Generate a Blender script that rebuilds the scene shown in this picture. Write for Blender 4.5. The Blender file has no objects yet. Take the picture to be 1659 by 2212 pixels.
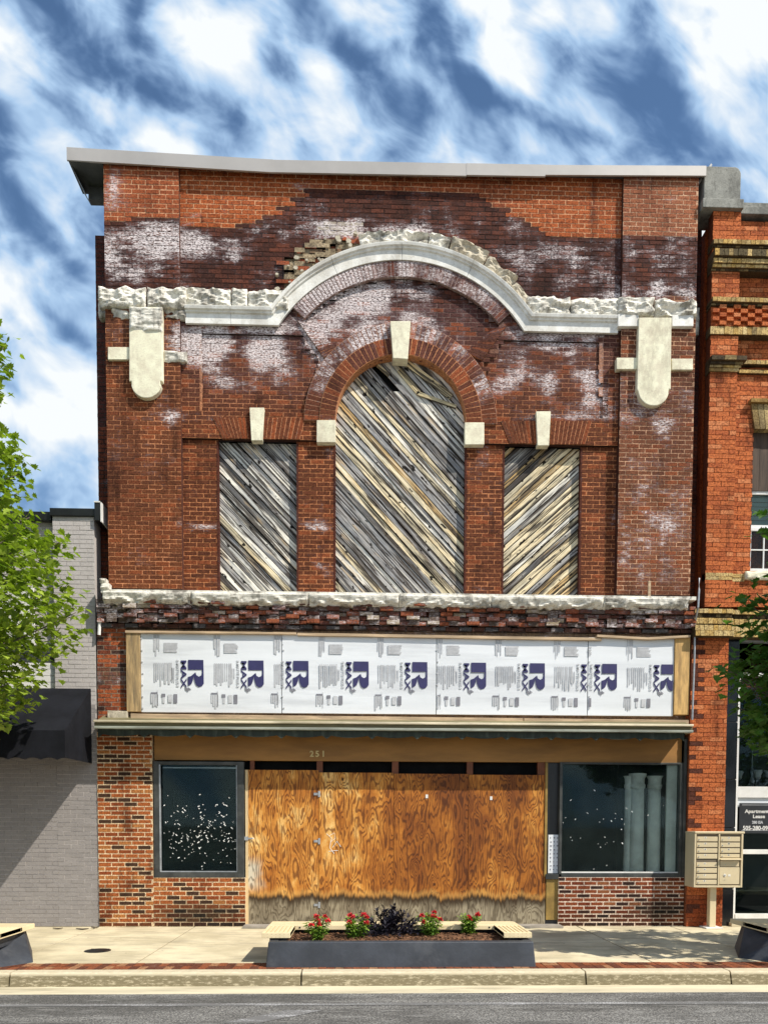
import bpy, math, random
import numpy as np
from mathutils import Matrix, Vector, noise as mn
rnd = random.Random(11)
scene = bpy.context.scene
COL = scene.collection
# ------------------------------------------------------------------ camera
YAW, PITCH, ROLL = math.radians(1.75), math.radians(2.6), math.radians(0.19)
F, PX0, PY0 = 1639.0, 829.5, 1854.0          # focal length and principal point in units of a 1659 wide picture
CAMLOC = Vector((0, -12.5, 1.70))
MR = Matrix.Rotation(-YAW, 3, 'Z') @ Matrix.Rotation(math.pi/2 - PITCH, 3, 'X') @ Matrix.Rotation(ROLL, 3, 'Z')
cd = bpy.data.cameras.new('camera'); cam = bpy.data.objects.new('camera', cd); COL.objects.link(cam)
cam.matrix_world = Matrix.Translation(CAMLOC) @ MR.to_4x4()
cd.sensor_fit = 'HORIZONTAL'; cd.sensor_width = 36.0; cd.lens = F/1659*36
cd.shift_y = (PY0-1106)/1659; cd.clip_start = 0.05; cd.clip_end = 5000
scene.camera = cam
def proj(X, Y, Z):
    p = MR.transposed() @ (Vector((X, Y, Z)) - CAMLOC)
    return PX0 + F*p.x/-p.z, PY0 - F*p.y/-p.z
def U(px, py, Y=0.0):
    d = MR @ Vector(((px-PX0)/F, -(py-PY0)/F, -1)); t = (Y-CAMLOC.y)/d.y; q = CAMLOC + t*d
    return q.x, q.z
# ------------------------------------------------------------------ sun, sky, exposure
SUNV = Vector((1.45, -1.0, 1.95)).normalized()
elev = math.asin(SUNV.z); azim = math.atan2(SUNV.x, SUNV.y)
sl = bpy.data.lights.new('sun', 'SUN'); sl.energy = 5.0; sl.angle = math.radians(0.53); sl.color = (1.0, 0.93, 0.82)
so = bpy.data.objects.new('sun', sl); COL.objects.link(so); so.rotation_euler = SUNV.to_track_quat('Z', 'Y').to_euler()
so.location = (12, -9, 18)
scene.view_settings.view_transform = 'Standard'; scene.view_settings.look = 'None'
scene.view_settings.exposure = 0.22; scene.view_settings.gamma = 1.0
world = bpy.data.worlds.new('World'); scene.world = world; world.use_nodes = True
def build_world():
    nt = world.node_tree; N = nt.nodes; L = nt.links; N.clear()
    out = N.new('ShaderNodeOutputWorld'); bg = N.new('ShaderNodeBackground'); bg.inputs[1].default_value = 0.082
    sky = N.new('ShaderNodeTexSky'); sky.sky_type = 'NISHITA'; sky.sun_disc = False
    sky.sun_elevation = elev; sky.sun_rotation = azim; sky.air_density = 1.2; sky.dust_density = 0.4; sky.ozone_density = 2.0
    tc = N.new('ShaderNodeTexCoord'); sep = N.new('ShaderNodeSeparateXYZ'); L.new(tc.outputs['Generated'], sep.inputs[0])
    def m(op, a, b=None, c=None, clamp=False):
        n = N.new('ShaderNodeMath'); n.operation = op; n.use_clamp = clamp
        for i, v in enumerate((a, b, c)):
            if v is None: continue
            if hasattr(v, 'links'): L.new(v, n.inputs[i])
            else: n.inputs[i].default_value = v
        return n.outputs[0]
    ay = m('MAXIMUM', m('ABSOLUTE', sep.outputs[1]), 0.12)
    gx = m('DIVIDE', sep.outputs[0], ay); gz = m('DIVIDE', sep.outputs[2], ay)
    comb = N.new('ShaderNodeCombineXYZ'); L.new(gx, comb.inputs[0]); L.new(gz, comb.inputs[1]); L.new(sep.outputs[1], comb.inputs[2])
    def noise(vec, ang, sc, loc, scale, det, rough, dist=0.0):
        mp = N.new('ShaderNodeMapping'); mp.vector_type = 'TEXTURE'
        mp.inputs['Rotation'].default_value = (0, 0, ang); mp.inputs['Scale'].default_value = sc; mp.inputs['Location'].default_value = loc
        L.new(vec, mp.inputs[0]); t = N.new('ShaderNodeTexNoise'); L.new(mp.outputs[0], t.inputs['Vector'])
        t.inputs['Scale'].default_value = scale; t.inputs['Detail'].default_value = det
        t.inputs['Roughness'].default_value = rough; t.inputs['Distortion'].default_value = dist
        return t.outputs[0]
    n1 = noise(comb.outputs[0], math.radians(-50), (1.6, 1, 1), (3.1, 0.4, 0), 8.0, 4.0, 0.48, 0.45)
    n2 = noise(comb.outputs[0], math.radians(-42), (1.5, 1, 1), (0.7, 5.2, 0), 17.0, 4.0, 0.52, 0.35)
    acc = m('ADD', m('MULTIPLY', m('SUBTRACT', n1, 0.5), 2.5), m('MULTIPLY', m('SUBTRACT', n2, 0.5), 1.45))
    # broad cloud banks and blue gaps (x, y, length, breadth, tilt, amount)
    K = [(100,90,200,60,55,-.62),(300,120,150,42,85,-.6),(240,250,120,50,60,-.35),(480,60,110,45,20,-.3),(690,110,190,52,58,-.8),
         (600,250,110,45,80,-.65),(905,80,200,62,62,-.85),(880,270,190,40,35,-.55),(1130,300,220,30,25,-.6),(1380,110,150,60,75,-.5),
         (1230,190,110,30,60,-.1),(1420,270,90,50,60,-.35),(40,440,150,60,60,-.5),(110,560,130,45,45,-.35),(1010,250,120,40,50,-.2),
         (60,300,90,50,50,-.2),(450,170,150,90,30,.55),(620,170,150,40,45,.5),(40,260,130,45,55,.5),(1010,80,190,75,45,.6),(1190,60,150,80,30,.45),
         (1600,100,130,170,80,.55),(1540,300,160,60,20,.3),(1130,250,160,35,20,.45),(720,310,130,40,10,.5),(170,420,120,45,50,.35),(60,620,190,24,38,-.4),(30,860,150,20,38,-.45),(160,800,160,20,38,.3),(180,1010,120,20,25,-.25),
         (150,960,160,80,40,.45),(60,760,180,30,40,.2),(150,740,170,22,42,-.5),(120,860,150,20,40,-.4),(170,620,120,22,42,-.4),(70,980,120,22,30,-.3)]
    for (px, py, a, b, ang, amp) in K:
        mp = N.new('ShaderNodeMapping'); mp.vector_type = 'TEXTURE'
        mp.inputs['Location'].default_value = ((px-778)/F, (1779-py)/F, 0)
        mp.inputs['Rotation'].default_value = (0, 0, -math.radians(ang)); mp.inputs['Scale'].default_value = (a/F, b/F, 1e3)
        L.new(comb.outputs[0], mp.inputs[0])
        ln = N.new('ShaderNodeVectorMath'); ln.operation = 'LENGTH'; L.new(mp.outputs[0], ln.inputs[0])
        g = m('EXPONENT', m('MULTIPLY', m('MULTIPLY', ln.outputs['Value'], ln.outputs['Value']), -1.0))
        acc = m('MULTIPLY_ADD', g, amp*0.72, acc)
    cov = m('ADD', m('MULTIPLY', acc, 0.80), m('MULTIPLY_ADD', gz, -0.20, 0.80))
    ramp = N.new('ShaderNodeValToRGB'); L.new(cov, ramp.inputs[0]); e = ramp.color_ramp.elements
    e[0].position = 0.08; e[0].color = (0, 0, 0, 1); e[1].position = 0.60; e[1].color = (1, 1, 1, 1)
    ramp.color_ramp.interpolation = 'EASE'
    # thin parts of the cloud stay bluish, thick parts are white
    cc = N.new('ShaderNodeValToRGB'); L.new(cov, cc.inputs[0]); e = cc.color_ramp.elements
    e[0].position = 0.10; e[0].color = (0.20, 0.36, 0.66, 1); e[1].position = 0.90; e[1].color = (1.0, 1.04, 1.06, 1)
    x = cc.color_ramp.elements.new(0.55); x.color = (0.46, 0.66, 0.92, 1)
    sc = N.new('ShaderNodeMix'); sc.data_type = 'RGBA'; sc.blend_type = 'MULTIPLY'; sc.inputs[0].default_value = 1
    L.new(cc.outputs[0], sc.inputs[6]); sc.inputs[7].default_value = (10, 10, 10, 1)
    tint = N.new('ShaderNodeMix'); tint.data_type = 'RGBA'; tint.blend_type = 'MULTIPLY'; tint.inputs[0].default_value = 1
    L.new(sky.outputs[0], tint.inputs[6]); tint.inputs[7].default_value = (0.92, 1.10, 1.24, 1)
    mx = N.new('ShaderNodeMix'); mx.data_type = 'RGBA'
    L.new(ramp.outputs[0], mx.inputs[0]); L.new(tint.outputs[2], mx.inputs[6]); L.new(sc.outputs[2], mx.inputs[7])
    L.new(mx.outputs[2], bg.inputs[0]); L.new(bg.outputs[0], out.inputs[0])
build_world()
# ------------------------------------------------------------------ helpers
def tag(o, label=None, cat=None, group=None, kind=None):
    if label: o['label'] = label
    if cat: o['category'] = cat
    if group: o['group'] = group
    if kind: o['kind'] = kind
    return o
def empty(name, loc, label, cat, group=None):
    o = bpy.data.objects.new(name, None); COL.objects.link(o); o.location = loc; o.empty_display_size = .2
    return tag(o, label, cat, group)
class MB:
    def __init__(s): s.v = []; s.f = []; s.c = []; s.g = []; s.mi = []; s.cur = (.5, .5, .5, 0); s.gr = (0, 0, 0); s.m = 0
    def vert(s, p, g=None): s.v.append(tuple(p)); s.c.append(s.cur); s.g.append(g if g else s.gr); return len(s.v)-1
    def face(s, pts, g=None):
        b = len(s.v)
        for i, p in enumerate(pts): s.vert(p, g[i] if g else None)
        s.f.append(tuple(range(b, b+len(pts)))); s.mi.append(s.m)
    def box(s, x0, x1, y0, y1, z0, z1, back=True):
        b = len(s.v)
        for (x, y, z) in ((x0,y0,z0),(x1,y0,z0),(x1,y1,z0),(x0,y1,z0),(x0,y0,z1),(x1,y0,z1),(x1,y1,z1),(x0,y1,z1)): s.vert((x, y, z))
        fs = [(0,1,5,4),(1,2,6,5),(3,0,4,7),(4,5,6,7),(0,3,2,1)]
        if back: fs.append((2,3,7,6))
        for q in fs: s.f.append(tuple(b+i for i in q)); s.mi.append(s.m)
    def prism(s, pts, y0, y1, back=True):      # pts: (x, z) outline counter-clockwise seen from the street
        n = len(pts); b = len(s.v)
        for (x, z) in pts: s.vert((x, y0, z))
        for (x, z) in pts: s.vert((x, y1, z))
        s.f.append(tuple(b+i for i in range(n))); s.mi.append(s.m)
        if back: s.f.append(tuple(b+n+i for i in reversed(range(n)))); s.mi.append(s.m)
        for i in range(n):
            j = (i+1) % n; s.f.append((b+j, b+i, b+n+i, b+n+j)); s.mi.append(s.m)
    def tube(s, path, r, n=8):
        rings = []
        for i, p in enumerate(path):
            p = Vector(p); a = Vector(path[max(i-1, 0)]); c = Vector(path[min(i+1, len(path)-1)]); d = (c-a).normalized()
            up = Vector((0, 0, 1)) if abs(d.z) < .9 else Vector((0, 1, 0)); u = d.cross(up).normalized(); w = u.cross(d)
            rr = r[i] if isinstance(r, (list, tuple)) else r; ring = []
            for k in range(n):
                t = 2*math.pi*k/n; ring.append(s.vert(p + (u*math.cos(t)+w*math.sin(t))*rr))
            rings.append(ring)
        for A, B in zip(rings, rings[1:]):
            for k in range(n): s.f.append((A[k], A[(k+1) % n], B[(k+1) % n], B[k])); s.mi.append(s.m)
        s.f.append(tuple(reversed(rings[0]))); s.f.append(tuple(rings[-1])); s.mi += [s.m]*2
    def lathe(s, prof, cx, cy, n=24):
        rings = []
        for (r, z) in prof: rings.append([s.vert((cx+r*math.cos(2*math.pi*k/n), cy+r*math.sin(2*math.pi*k/n), z)) for k in range(n)])
        for A, B in zip(rings, rings[1:]):
            for k in range(n): s.f.append((A[k], A[(k+1) % n], B[(k+1) % n], B[k])); s.mi.append(s.m)
        s.f.append(tuple(reversed(rings[0]))); s.f.append(tuple(rings[-1])); s.mi += [s.m]*2
    def build(s, name, mat, parent=None, smooth=False, bevel=0):
        me = bpy.data.meshes.new(name); me.from_pydata(s.v, [], s.f)
        for mm in (mat if isinstance(mat, (list, tuple)) else [mat]): me.materials.append(mm)
        a = me.attributes.new('bc', 'FLOAT_COLOR', 'POINT'); a.data.foreach_set('color', np.array(s.c, dtype=np.float32).ravel())
        a = me.attributes.new('gr', 'FLOAT_VECTOR', 'POINT'); a.data.foreach_set('vector', np.array(s.g, dtype=np.float32).ravel())
        me.polygons.foreach_set('material_index', s.mi[:len(me.polygons)])
        if smooth: me.polygons.foreach_set('use_smooth', [True]*len(me.polygons))
        me.update(); o = bpy.data.objects.new(name, me); COL.objects.link(o)
        if parent:
            o.parent = parent; p = parent; off = Vector((0, 0, 0))
            while p: off += p.location; p = p.parent
            for v in me.vertices: v.co -= off
        if bevel:
            bv = o.modifiers.new('bevel', 'BEVEL'); bv.width = bevel; bv.segments = 2; bv.limit_method = 'ANGLE'
        return o
# ------------------------------------------------------------------ materials
class NT:
    def __init__(s, name):
        s.mat = bpy.data.materials.new(name); s.mat.use_nodes = True; s.t = s.mat.node_tree; s.N = s.t.nodes; s.L = s.t.links
        s.p = s.N['Principled BSDF']
    def put(s, sock, v):
        if hasattr(v, 'links'): s.L.new(v, sock)
        elif isinstance(v, (tuple, list)) and len(v) == 3 and sock.type == 'RGBA': sock.default_value = (*v, 1)
        else: sock.default_value = v
    def node(s, t, **kw):
        n = s.N.new(t)
        for k, v in kw.items(): setattr(n, k, v)
        return n
    def math(s, op, a, b=None, c=None, clamp=False):
        n = s.node('ShaderNodeMath', operation=op, use_clamp=clamp)
        for i, v in enumerate((a, b, c)):
            if v is not None: s.put(n.inputs[i], v)
        return n.outputs[0]
    def mix(s, f, a, b, mode='MIX'):
        n = s.node('ShaderNodeMix', data_type='RGBA', blend_type=mode); s.put(n.inputs[0], f); s.put(n.inputs[6], a); s.put(n.inputs[7], b); return n.outputs[2]
    def attr(s, name): return s.node('ShaderNodeAttribute', attribute_name=name)
    def pos(s): return s.node('ShaderNodeNewGeometry').outputs['Position']
    def scale(s, v, sc, loc=(0, 0, 0), rot=(0, 0, 0)):
        n = s.node('ShaderNodeMapping'); s.L.new(v, n.inputs[0]); n.inputs['Scale'].default_value = sc; n.inputs['Location'].default_value = loc; n.inputs['Rotation'].default_value = rot; return n.outputs[0]
    def noise(s, v, scale, det=3, rough=.55, dist=0, out=0):
        n = s.node('ShaderNodeTexNoise'); s.L.new(v, n.inputs['Vector']); n.inputs['Scale'].default_value = scale
        n.inputs['Detail'].default_value = det; n.inputs['Roughness'].default_value = rough; n.inputs['Distortion'].default_value = dist; return n.outputs[out]
    def ramp(s, f, stops, interp='LINEAR'):
        n = s.node('ShaderNodeValToRGB'); s.put(n.inputs[0], f); cr = n.color_ramp; cr.interpolation = interp
        while len(cr.elements) < len(stops): cr.elements.new(0.5)
        for e, (p, c) in zip(cr.elements, stops): e.position = p; e.color = (*c, 1) if len(c) == 3 else c
        return n.outputs[0]
    def step(s, f, a, b, inv=False):
        n = s.node('ShaderNodeMapRange', interpolation_type='SMOOTHSTEP'); s.put(n.inputs[0], f); n.inputs[1].default_value = a; n.inputs[2].default_value = b
        n.inputs[3].default_value = 1.0 if inv else 0.0; n.inputs[4].default_value = 0.0 if inv else 1.0; return n.outputs[0]
    def bump(s, h, strength=.4, dist=.01):
        n = s.node('ShaderNodeBump'); s.put(n.inputs['Height'], h); n.inputs['Strength'].default_value = strength; n.inputs['Distance'].default_value = dist
        s.L.new(n.outputs[0], s.p.inputs['Normal'])
    def done(s, col, rough=.8, metal=0, spec=None):
        s.put(s.p.inputs['Base Color'], col); s.put(s.p.inputs['Roughness'], rough); s.p.inputs['Metallic'].default_value = metal
        if spec is not None: s.p.inputs['Specular IOR Level'].default_value = spec
        return s.mat
def plain(name, col, rough=.7, var=.25, scale=8, bump=.15, metal=0, spec=None, dirt_shade=None, dirt_shade_amt=.5, stretch=(1, 1, 1)):
    n = NT(name); P = n.scale(n.pos(), stretch); f = n.noise(P, scale, 4, .6); g = n.noise(P, scale*7, 3, .6)
    lo = tuple(c*(1-var) for c in col); hi = tuple(min(1, c*(1+var)) for c in col)
    c = n.mix(n.step(f, .3, .7), lo, hi); c = n.mix(n.math('MULTIPLY', n.step(g, .45, .75), var*1.2, clamp=True), c, lo)
    if dirt_shade: c = n.mix(n.math('MULTIPLY', n.step(n.noise(P, scale*.6, 5, .65), .5, .68), dirt_shade_amt), c, dirt_shade)
    if bump: n.bump(g, bump)
    return n.done(c, rough, metal, spec)
def mk_brick(name, white=(.66, .60, .60), rough=.88, ns=1.0, spec=.2, soot=.82, grain=1.0):
    n = NT(name); a = n.attr('bc'); P = n.pos()
    f = n.noise(P, 38*ns, 4, .7); g = n.noise(n.scale(P, (.7, .7, 2.2)), 9*ns, 5, .65); k = n.noise(P, 110, 2, .6)
    c = n.mix(n.math('MULTIPLY', n.step(f, .40, .66), grain), a.outputs[0], n.mix(1, a.outputs[0], (.38, .34, .34), 'MULTIPLY'))
    c = n.mix(n.math('MULTIPLY', n.step(k, .5, .8), .4), c, n.mix(1, a.outputs[0], (1.7, 1.7, 1.6), 'MULTIPLY'))
    s0 = n.noise(n.scale(P, (1.5, 1.5, .7)), 1.5, 6, .68); s1 = n.noise(n.scale(P, (5, 5, .45), (3, 1, 7)), 1.0, 5, .65)
    c = n.mix(n.math('MULTIPLY', n.step(n.math('ADD', s0, n.math('MULTIPLY', s1, .5)), .76, .98), soot), c, n.mix(1, c, (.30, .27, .27), 'MULTIPLY'))
    h2 = n.noise(n.scale(P, (.6, .6, 1.6)), 3.2*ns, 6, .72); st = n.noise(n.scale(P, (7, 7, .8), (9, 2, 4)), 1.0, 5, .7)
    gg = n.math('ADD', n.math('ADD', n.math('MULTIPLY', g, 1.3), n.math('MULTIPLY', st, .9)), n.math('ADD', n.math('MULTIPLY', h2, 1.5), n.math('MULTIPLY', f, .9)))
    w = n.math('ADD', n.math('MULTIPLY', gg, .9), n.math('MULTIPLY', a.outputs[3], 1.0)); wm = n.step(w, 2.12, 3.10)
    fine = n.noise(n.scale(P, (1, 1, 2.6)), 26*ns, 4, .75); c = n.mix(n.math('MULTIPLY', n.math('MULTIPLY', wm, n.step(fine, .40, .56)), .90, clamp=True), c, n.mix(n.step(wm, .1, .9), (white[0]*.42, white[1]*.36, white[2]*.40), tuple(min(1, x*1.35) for x in white)))
    n.bump(n.math('ADD', f, k), .6*grain, .010)
    return n.done(c, rough, 0, spec)
def mk_stone(name, col=(.72, .66, .52), stain=(.26, .23, .18), amt=.55, rough=.85, sc=3.5, b=.5):
    n = NT(name); P = n.pos(); f = n.noise(P, sc*2, 5, .65); g = n.noise(n.scale(P, (1, 1, .45)), sc, 6, .7); k = n.noise(P, 60, 4, .7)
    c = n.mix(n.step(f, .3, .7), tuple(x*.82 for x in col), tuple(min(.9, x*1.12) for x in col))
    c = n.mix(n.math('MULTIPLY', n.step(g, .47, .64), amt), c, stain); c = n.mix(n.math('MULTIPLY', n.step(n.noise(n.scale(P, (1, 1, 2.2)), sc*7, 5, .7), .54, .66), amt*.8), c, stain)
    c = n.mix(n.math('MULTIPLY', n.step(k, .5, .8), .25), c, stain)
    n.bump(n.math('ADD', k, f), b, .012); return n.done(c, rough, 0, .25)
def mk_plank():
    n = NT('weathered_plank'); a = n.attr('bc'); g = n.attr('gr').outputs['Vector']
    s1 = n.noise(n.scale(g, (1.1, 24, 1)), 1.0, 4, .62, .4); s2 = n.noise(n.scale(g, (3.2, 85, 1)), 1.0, 3, .6)
    big = n.noise(n.scale(g, (1.0, 3.0, 1), (4, 1, 7)), 1.6, 4, .6); kn = n.noise(n.scale(g, (6.5, 13, 1)), 1.0, 2, .5)
    c = n.mix(n.math('MULTIPLY', n.step(n.noise(n.scale(g, (1.6, 9, 1), (8, 3, 2)), 1.0, 3), .56, .66), .45), a.outputs[0], (.60, .38, .13)); c = n.mix(n.step(big, .43, .60), c, n.mix(1, a.outputs[0], (.60, .63, .68), 'MULTIPLY'))
    c = n.mix(n.math('MULTIPLY', n.step(s1, .48, .57), .93), c, (.055, .045, .038))
    c = n.mix(n.math('MULTIPLY', n.step(s1, .30, .46, True), .6), c, (.98, .92, .76))
    c = n.mix(n.math('MULTIPLY', n.step(s2, .52, .72), .5), c, (.10, .075, .05))
    c = n.mix(n.math('MULTIPLY', n.step(kn, .665, .70), .97), c, (.008, .006, .005))
    n.bump(n.math('ADD', s1, s2), .5, .01); return n.done(c, .85, 0, .2)
def mk_ply():
    n = NT('stained_plywood'); g = n.attr('gr').outputs['Vector']; sep = n.node('ShaderNodeSeparateXYZ'); n.L.new(g, sep.inputs[0])
    X, Z = sep.outputs[0], sep.outputs[1]
    wv = n.noise(n.scale(g, (4.4, .95, 1)), 1.0, 2.4, .5, .3)
    # knots pull the grain round themselves
    kv = n.node('ShaderNodeTexVoronoi', feature='F1'); n.L.new(n.scale(g, (3.0, 1.7, 1)), kv.inputs['Vector']); kv.inputs['Scale'].default_value = 1.0; kv.inputs['Randomness'].default_value = .9
    kd = kv.outputs['Distance']; kp = n.math('EXPONENT', n.math('MULTIPLY', n.math('MULTIPLY', kd, kd), -16.0))
    fld = n.math('ADD', n.math('MULTIPLY', wv, 1.0), n.math('MULTIPLY', kp, .23))
    ring = n.math('SINE', n.math('MULTIPLY', fld, 95.0)); fib = n.noise(n.scale(g, (60, 3, 1)), 1.0, 3, .6)
    r = n.math('ADD', n.math('MULTIPLY', ring, .5), n.math('MULTIPLY', n.math('SUBTRACT', fib, .5), 1.4))
    dark = n.step(r, -.05, .42)
    blot = n.noise(n.scale(g, (1.9, 1.0, 1), (3, 2, 8)), 1.0, 6, .72); ext = n.math('ADD', blot, n.math('MULTIPLY', n.noise(n.scale(g, (5, .45, 1), (1, 9, 2)), 1.0, 3), .32))
    ext = n.math('SUBTRACT', ext, n.math('MULTIPLY', n.step(X, -.6, 1.0), .13)); base = n.ramp(ext, [(.42, (.22, .065, .010)), (.58, (.42, .145, .020)), (.70, (.62, .27, .05)), (.80, (.80, .50, .17)), (.92, (.95, .78, .46))])
    darkc = n.ramp(ext, [(.40, (.060, .016, .004)), (.65, (.13, .038, .007)), (.88, (.20, .075, .018))])
    c = n.mix(n.math('MULTIPLY', dark, .80), base, darkc)
    kn = n.step(kd, .035, .06, True); c = n.mix(kn, c, (.05, .014, .004))
    # weathered grey foot with a dark tide line
    zz = n.math('ADD', Z, n.math('MULTIPLY', n.math('SUBTRACT', n.noise(n.scale(g, (1.6, .2, 0), (0, 0, 3)), 1.0, 2), .5), .42))
    zz = n.math('ADD', zz, n.math('MULTIPLY', n.math('SUBTRACT', n.noise(n.scale(g, (24, 1.2, 0)), 1.0, 3), .5), .20))
    grey = n.mix(n.math('MULTIPLY', dark, .75), (.34, .285, .19), (.13, .10, .06)); grey = n.mix(n.step(n.noise(g, 3.0, 4), .35, .65), grey, n.mix(1, grey, (.55, .52, .5), 'MULTIPLY'))
    c = n.mix(n.step(zz, .52, .62, True), c, n.mix(.40, c, (.70, .40, .11)))
    c = n.mix(n.step(zz, .445, .54, True), c, (.045, .026, .011)); c = n.mix(n.step(zz, .30, .46, True), c, grey)
    # bleached patch on the free edge of the first sheet
    xl = n.math('ADD', X, n.math('MULTIPLY', n.math('SUBTRACT', n.noise(n.scale(g, (2, 2.2, 0), (5, 5, 5)), 1.0, 3), .5), .5))
    zz2 = n.math('ABSOLUTE', n.math('SUBTRACT', Z, .86)); pt = n.math('MULTIPLY', n.step(xl, -1.78, -1.58, True), n.step(zz2, .10, .36, True))
    c = n.mix(pt, c, n.mix(n.math('MULTIPLY', dark, .7), (.62, .55, .42), (.13, .11, .08)))
    c = n.mix(n.step(X, -1.86, -1.83, True), c, (.66, .50, .28))
    n.bump(r, .25, .004); return n.done(c, .62, 0, .3)
def glass_mat(name, tint=(.75, .9, .88), refl=(.8, .95, .95), film=.03, filmcol=(.25, .42, .42)):
    m = bpy.data.materials.new(name); m.use_nodes = True; nt = m.node_tree; N = nt.nodes; L = nt.links; N.clear()
    out = N.new('ShaderNodeOutputMaterial'); tr = N.new('ShaderNodeBsdfTransparent'); tr.inputs[0].default_value = (*tint, 1)
    gl = N.new('ShaderNodeBsdfGlossy'); gl.inputs['Roughness'].default_value = .03; gl.inputs[0].default_value = (refl[0]*.4, refl[1]*.45, refl[2]*.45, 1)
    fr = N.new('ShaderNodeFresnel'); fr.inputs[0].default_value = 1.45; mx = N.new('ShaderNodeMixShader'); L.new(fr.outputs[0], mx.inputs[0]); L.new(tr.outputs[0], mx.inputs[1]); L.new(gl.outputs[0], mx.inputs[2])
    df = N.new('ShaderNodeBsdfDiffuse'); df.inputs[0].default_value = (*filmcol, 1); m2 = N.new('ShaderNodeMixShader')
    geo = N.new('ShaderNodeNewGeometry'); ns = N.new('ShaderNodeTexNoise'); ns.inputs['Scale'].default_value = 2.2; ns.inputs['Detail'].default_value = 5
    L.new(geo.outputs['Position'], ns.inputs['Vector']); mr = N.new('ShaderNodeMapRange'); mr.inputs[1].default_value = .35; mr.inputs[2].default_value = .75; mr.inputs[3].default_value = film*.4; mr.inputs[4].default_value = film*2
    L.new(ns.outputs[0], mr.inputs[0]); L.new(mr.outputs[0], m2.inputs[0]); L.new(mx.outputs[0], m2.inputs[1]); L.new(df.outputs[0], m2.inputs[2]); L.new(m2.outputs[0], out.inputs[0])
    return m
M = {}
M['brick'] = mk_brick('old_brick'); M['brick2'] = mk_brick('orange_face_brick', white=(.8, .6, .42)); M['tan'] = mk_brick('mixed_brick', white=(.75, .62, .45))
M['painted'] = mk_brick('painted_brick', white=(.6, .58, .58), soot=.12, grain=.22)
M['stone'] = mk_stone('rough_limestone', (.80, .77, .68), (.13, .115, .095), .75); M['smooth'] = mk_stone('smooth_limestone', (.86, .79, .60), (.36, .31, .22), .45, .8, 3.0, .3)
M['moulding'] = mk_stone('pale_moulding', (.86, .84, .77), (.36, .33, .28), .42, .7, 2.5, .12); M['rubble'] = mk_stone('rubble_stone', (.60, .54, .42), (.13, .10, .08), .6, .9, 5.0, .7)
M['plank'] = mk_plank(); M['ply'] = mk_ply()
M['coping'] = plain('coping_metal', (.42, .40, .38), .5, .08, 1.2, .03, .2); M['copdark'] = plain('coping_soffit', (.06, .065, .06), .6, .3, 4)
M['dark'] = plain('dark_void', (.008, .008, .008), .9, .3, 4, 0, spec=.1); M['frame'] = plain('dark_frame', (.045, .048, .045), .45, .35, 5, .05, dirt_shade=(.12, .12, .11), dirt_shade_amt=.4)
M['black'] = plain('black_frame', (.012, .013, .014), .35, .3, 5, .04); M['timber'] = plain('weathered_timber', (.42, .29, .14), .8, .35, 3, .3, dirt_shade=(.12, .1, .07), dirt_shade_amt=.7, stretch=(6, 6, .7))
M['timberh'] = plain('pale_timber_strip', (.52, .38, .24), .8, .3, 3, .3, dirt_shade=(.2, .14, .09), dirt_shade_amt=.6, stretch=(.6, 4, 8))
M['postor'] = plain('orange_timber', (.58, .36, .13), .75, .25, 4, .3, dirt_shade=(.28, .17, .07), dirt_shade_amt=.7, stretch=(5, 5, .8))
M['sheet'] = plain('white_foam_board', (.74, .77, .80), .5, .05, 1.2, .10, dirt_shade=(.50, .52, .55), dirt_shade_amt=.6, stretch=(.35, 1, 3.0))  # grey bands paint soft horizontal wave shading into the sheet colour
M['navy'] = plain('navy_print', (.028, .026, .105), .5, .1, 10, 0); M['greyp'] = plain('grey_print', (.50, .51, .53), .6, .12, 14, 0); M['greyd'] = plain('dark_grey_print', (.20, .20, .23), .6, .15, 14, 0)
M['cornice'] = plain('weathered_cornice_paint', (.17, .15, .075), .7, .35, 2.2, .3, dirt_shade=(.16, .14, .08), dirt_shade_amt=.8, stretch=(.4, 3, 6)); M['lipc'] = plain('pale_cornice_lip', (.66, .58, .42), .7, .3, 3, .2, dirt_shade=(.3, .26, .16), dirt_shade_amt=.6, stretch=(.5, 3, 3)); M['corgrey'] = plain('grey_cornice_paint', (.30, .32, .27), .65, .35, 3, .2, dirt_shade=(.17, .16, .12), dirt_shade_amt=.7, stretch=(.5, 3, 4))
M['green'] = plain('green_valance', (.018, .027, .018), .7, .4, 4, .2, dirt_shade=(.12, .14, .11), dirt_shade_amt=.4, stretch=(3, 3, .8)); M['header'] = plain('brown_header_board', (.32, .155, .036), .65, .22, 1.4, .1, dirt_shade=(.26, .12, .03), dirt_shade_amt=.5, stretch=(.6, 1, 3))
M['redwood'] = plain('red_brown_post', (.16, .045, .012), .6, .3, 6, .1); M['ochre'] = plain('ochre_panel', (.30, .19, .045), .6, .3, 3, .1, dirt_shade=(.14, .09, .02), dirt_shade_amt=.5)
M['gold'] = plain('brass_numeral', (.62, .50, .22), .45, .1, 10, 0, .1); M['steel'] = plain('galvanised_steel', (.40, .42, .44), .45, .2, 12, .05, .5); M['white'] = plain('white_paint', (.78, .77, .74), .6, .08, 3, .05, dirt_shade=(.5, .48, .42), dirt_shade_amt=.4)
M['glass'] = glass_mat('dusty_glass', (.93, .975, .97), film=.009, filmcol=(.12, .26, .27)); M['glass3'] = glass_mat('reflection_film_glass', (.93, .975, .97), film=.018, filmcol=(.22, .30, .30)); M['glass2'] = glass_mat('shop_glass', (.8, .85, .85), film=.004); M['interior'] = plain('interior_plaster', (.012, .020, .022), .9, .4, 2, 0)  # right display pane has a paler film, painting in its brighter reflection
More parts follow.
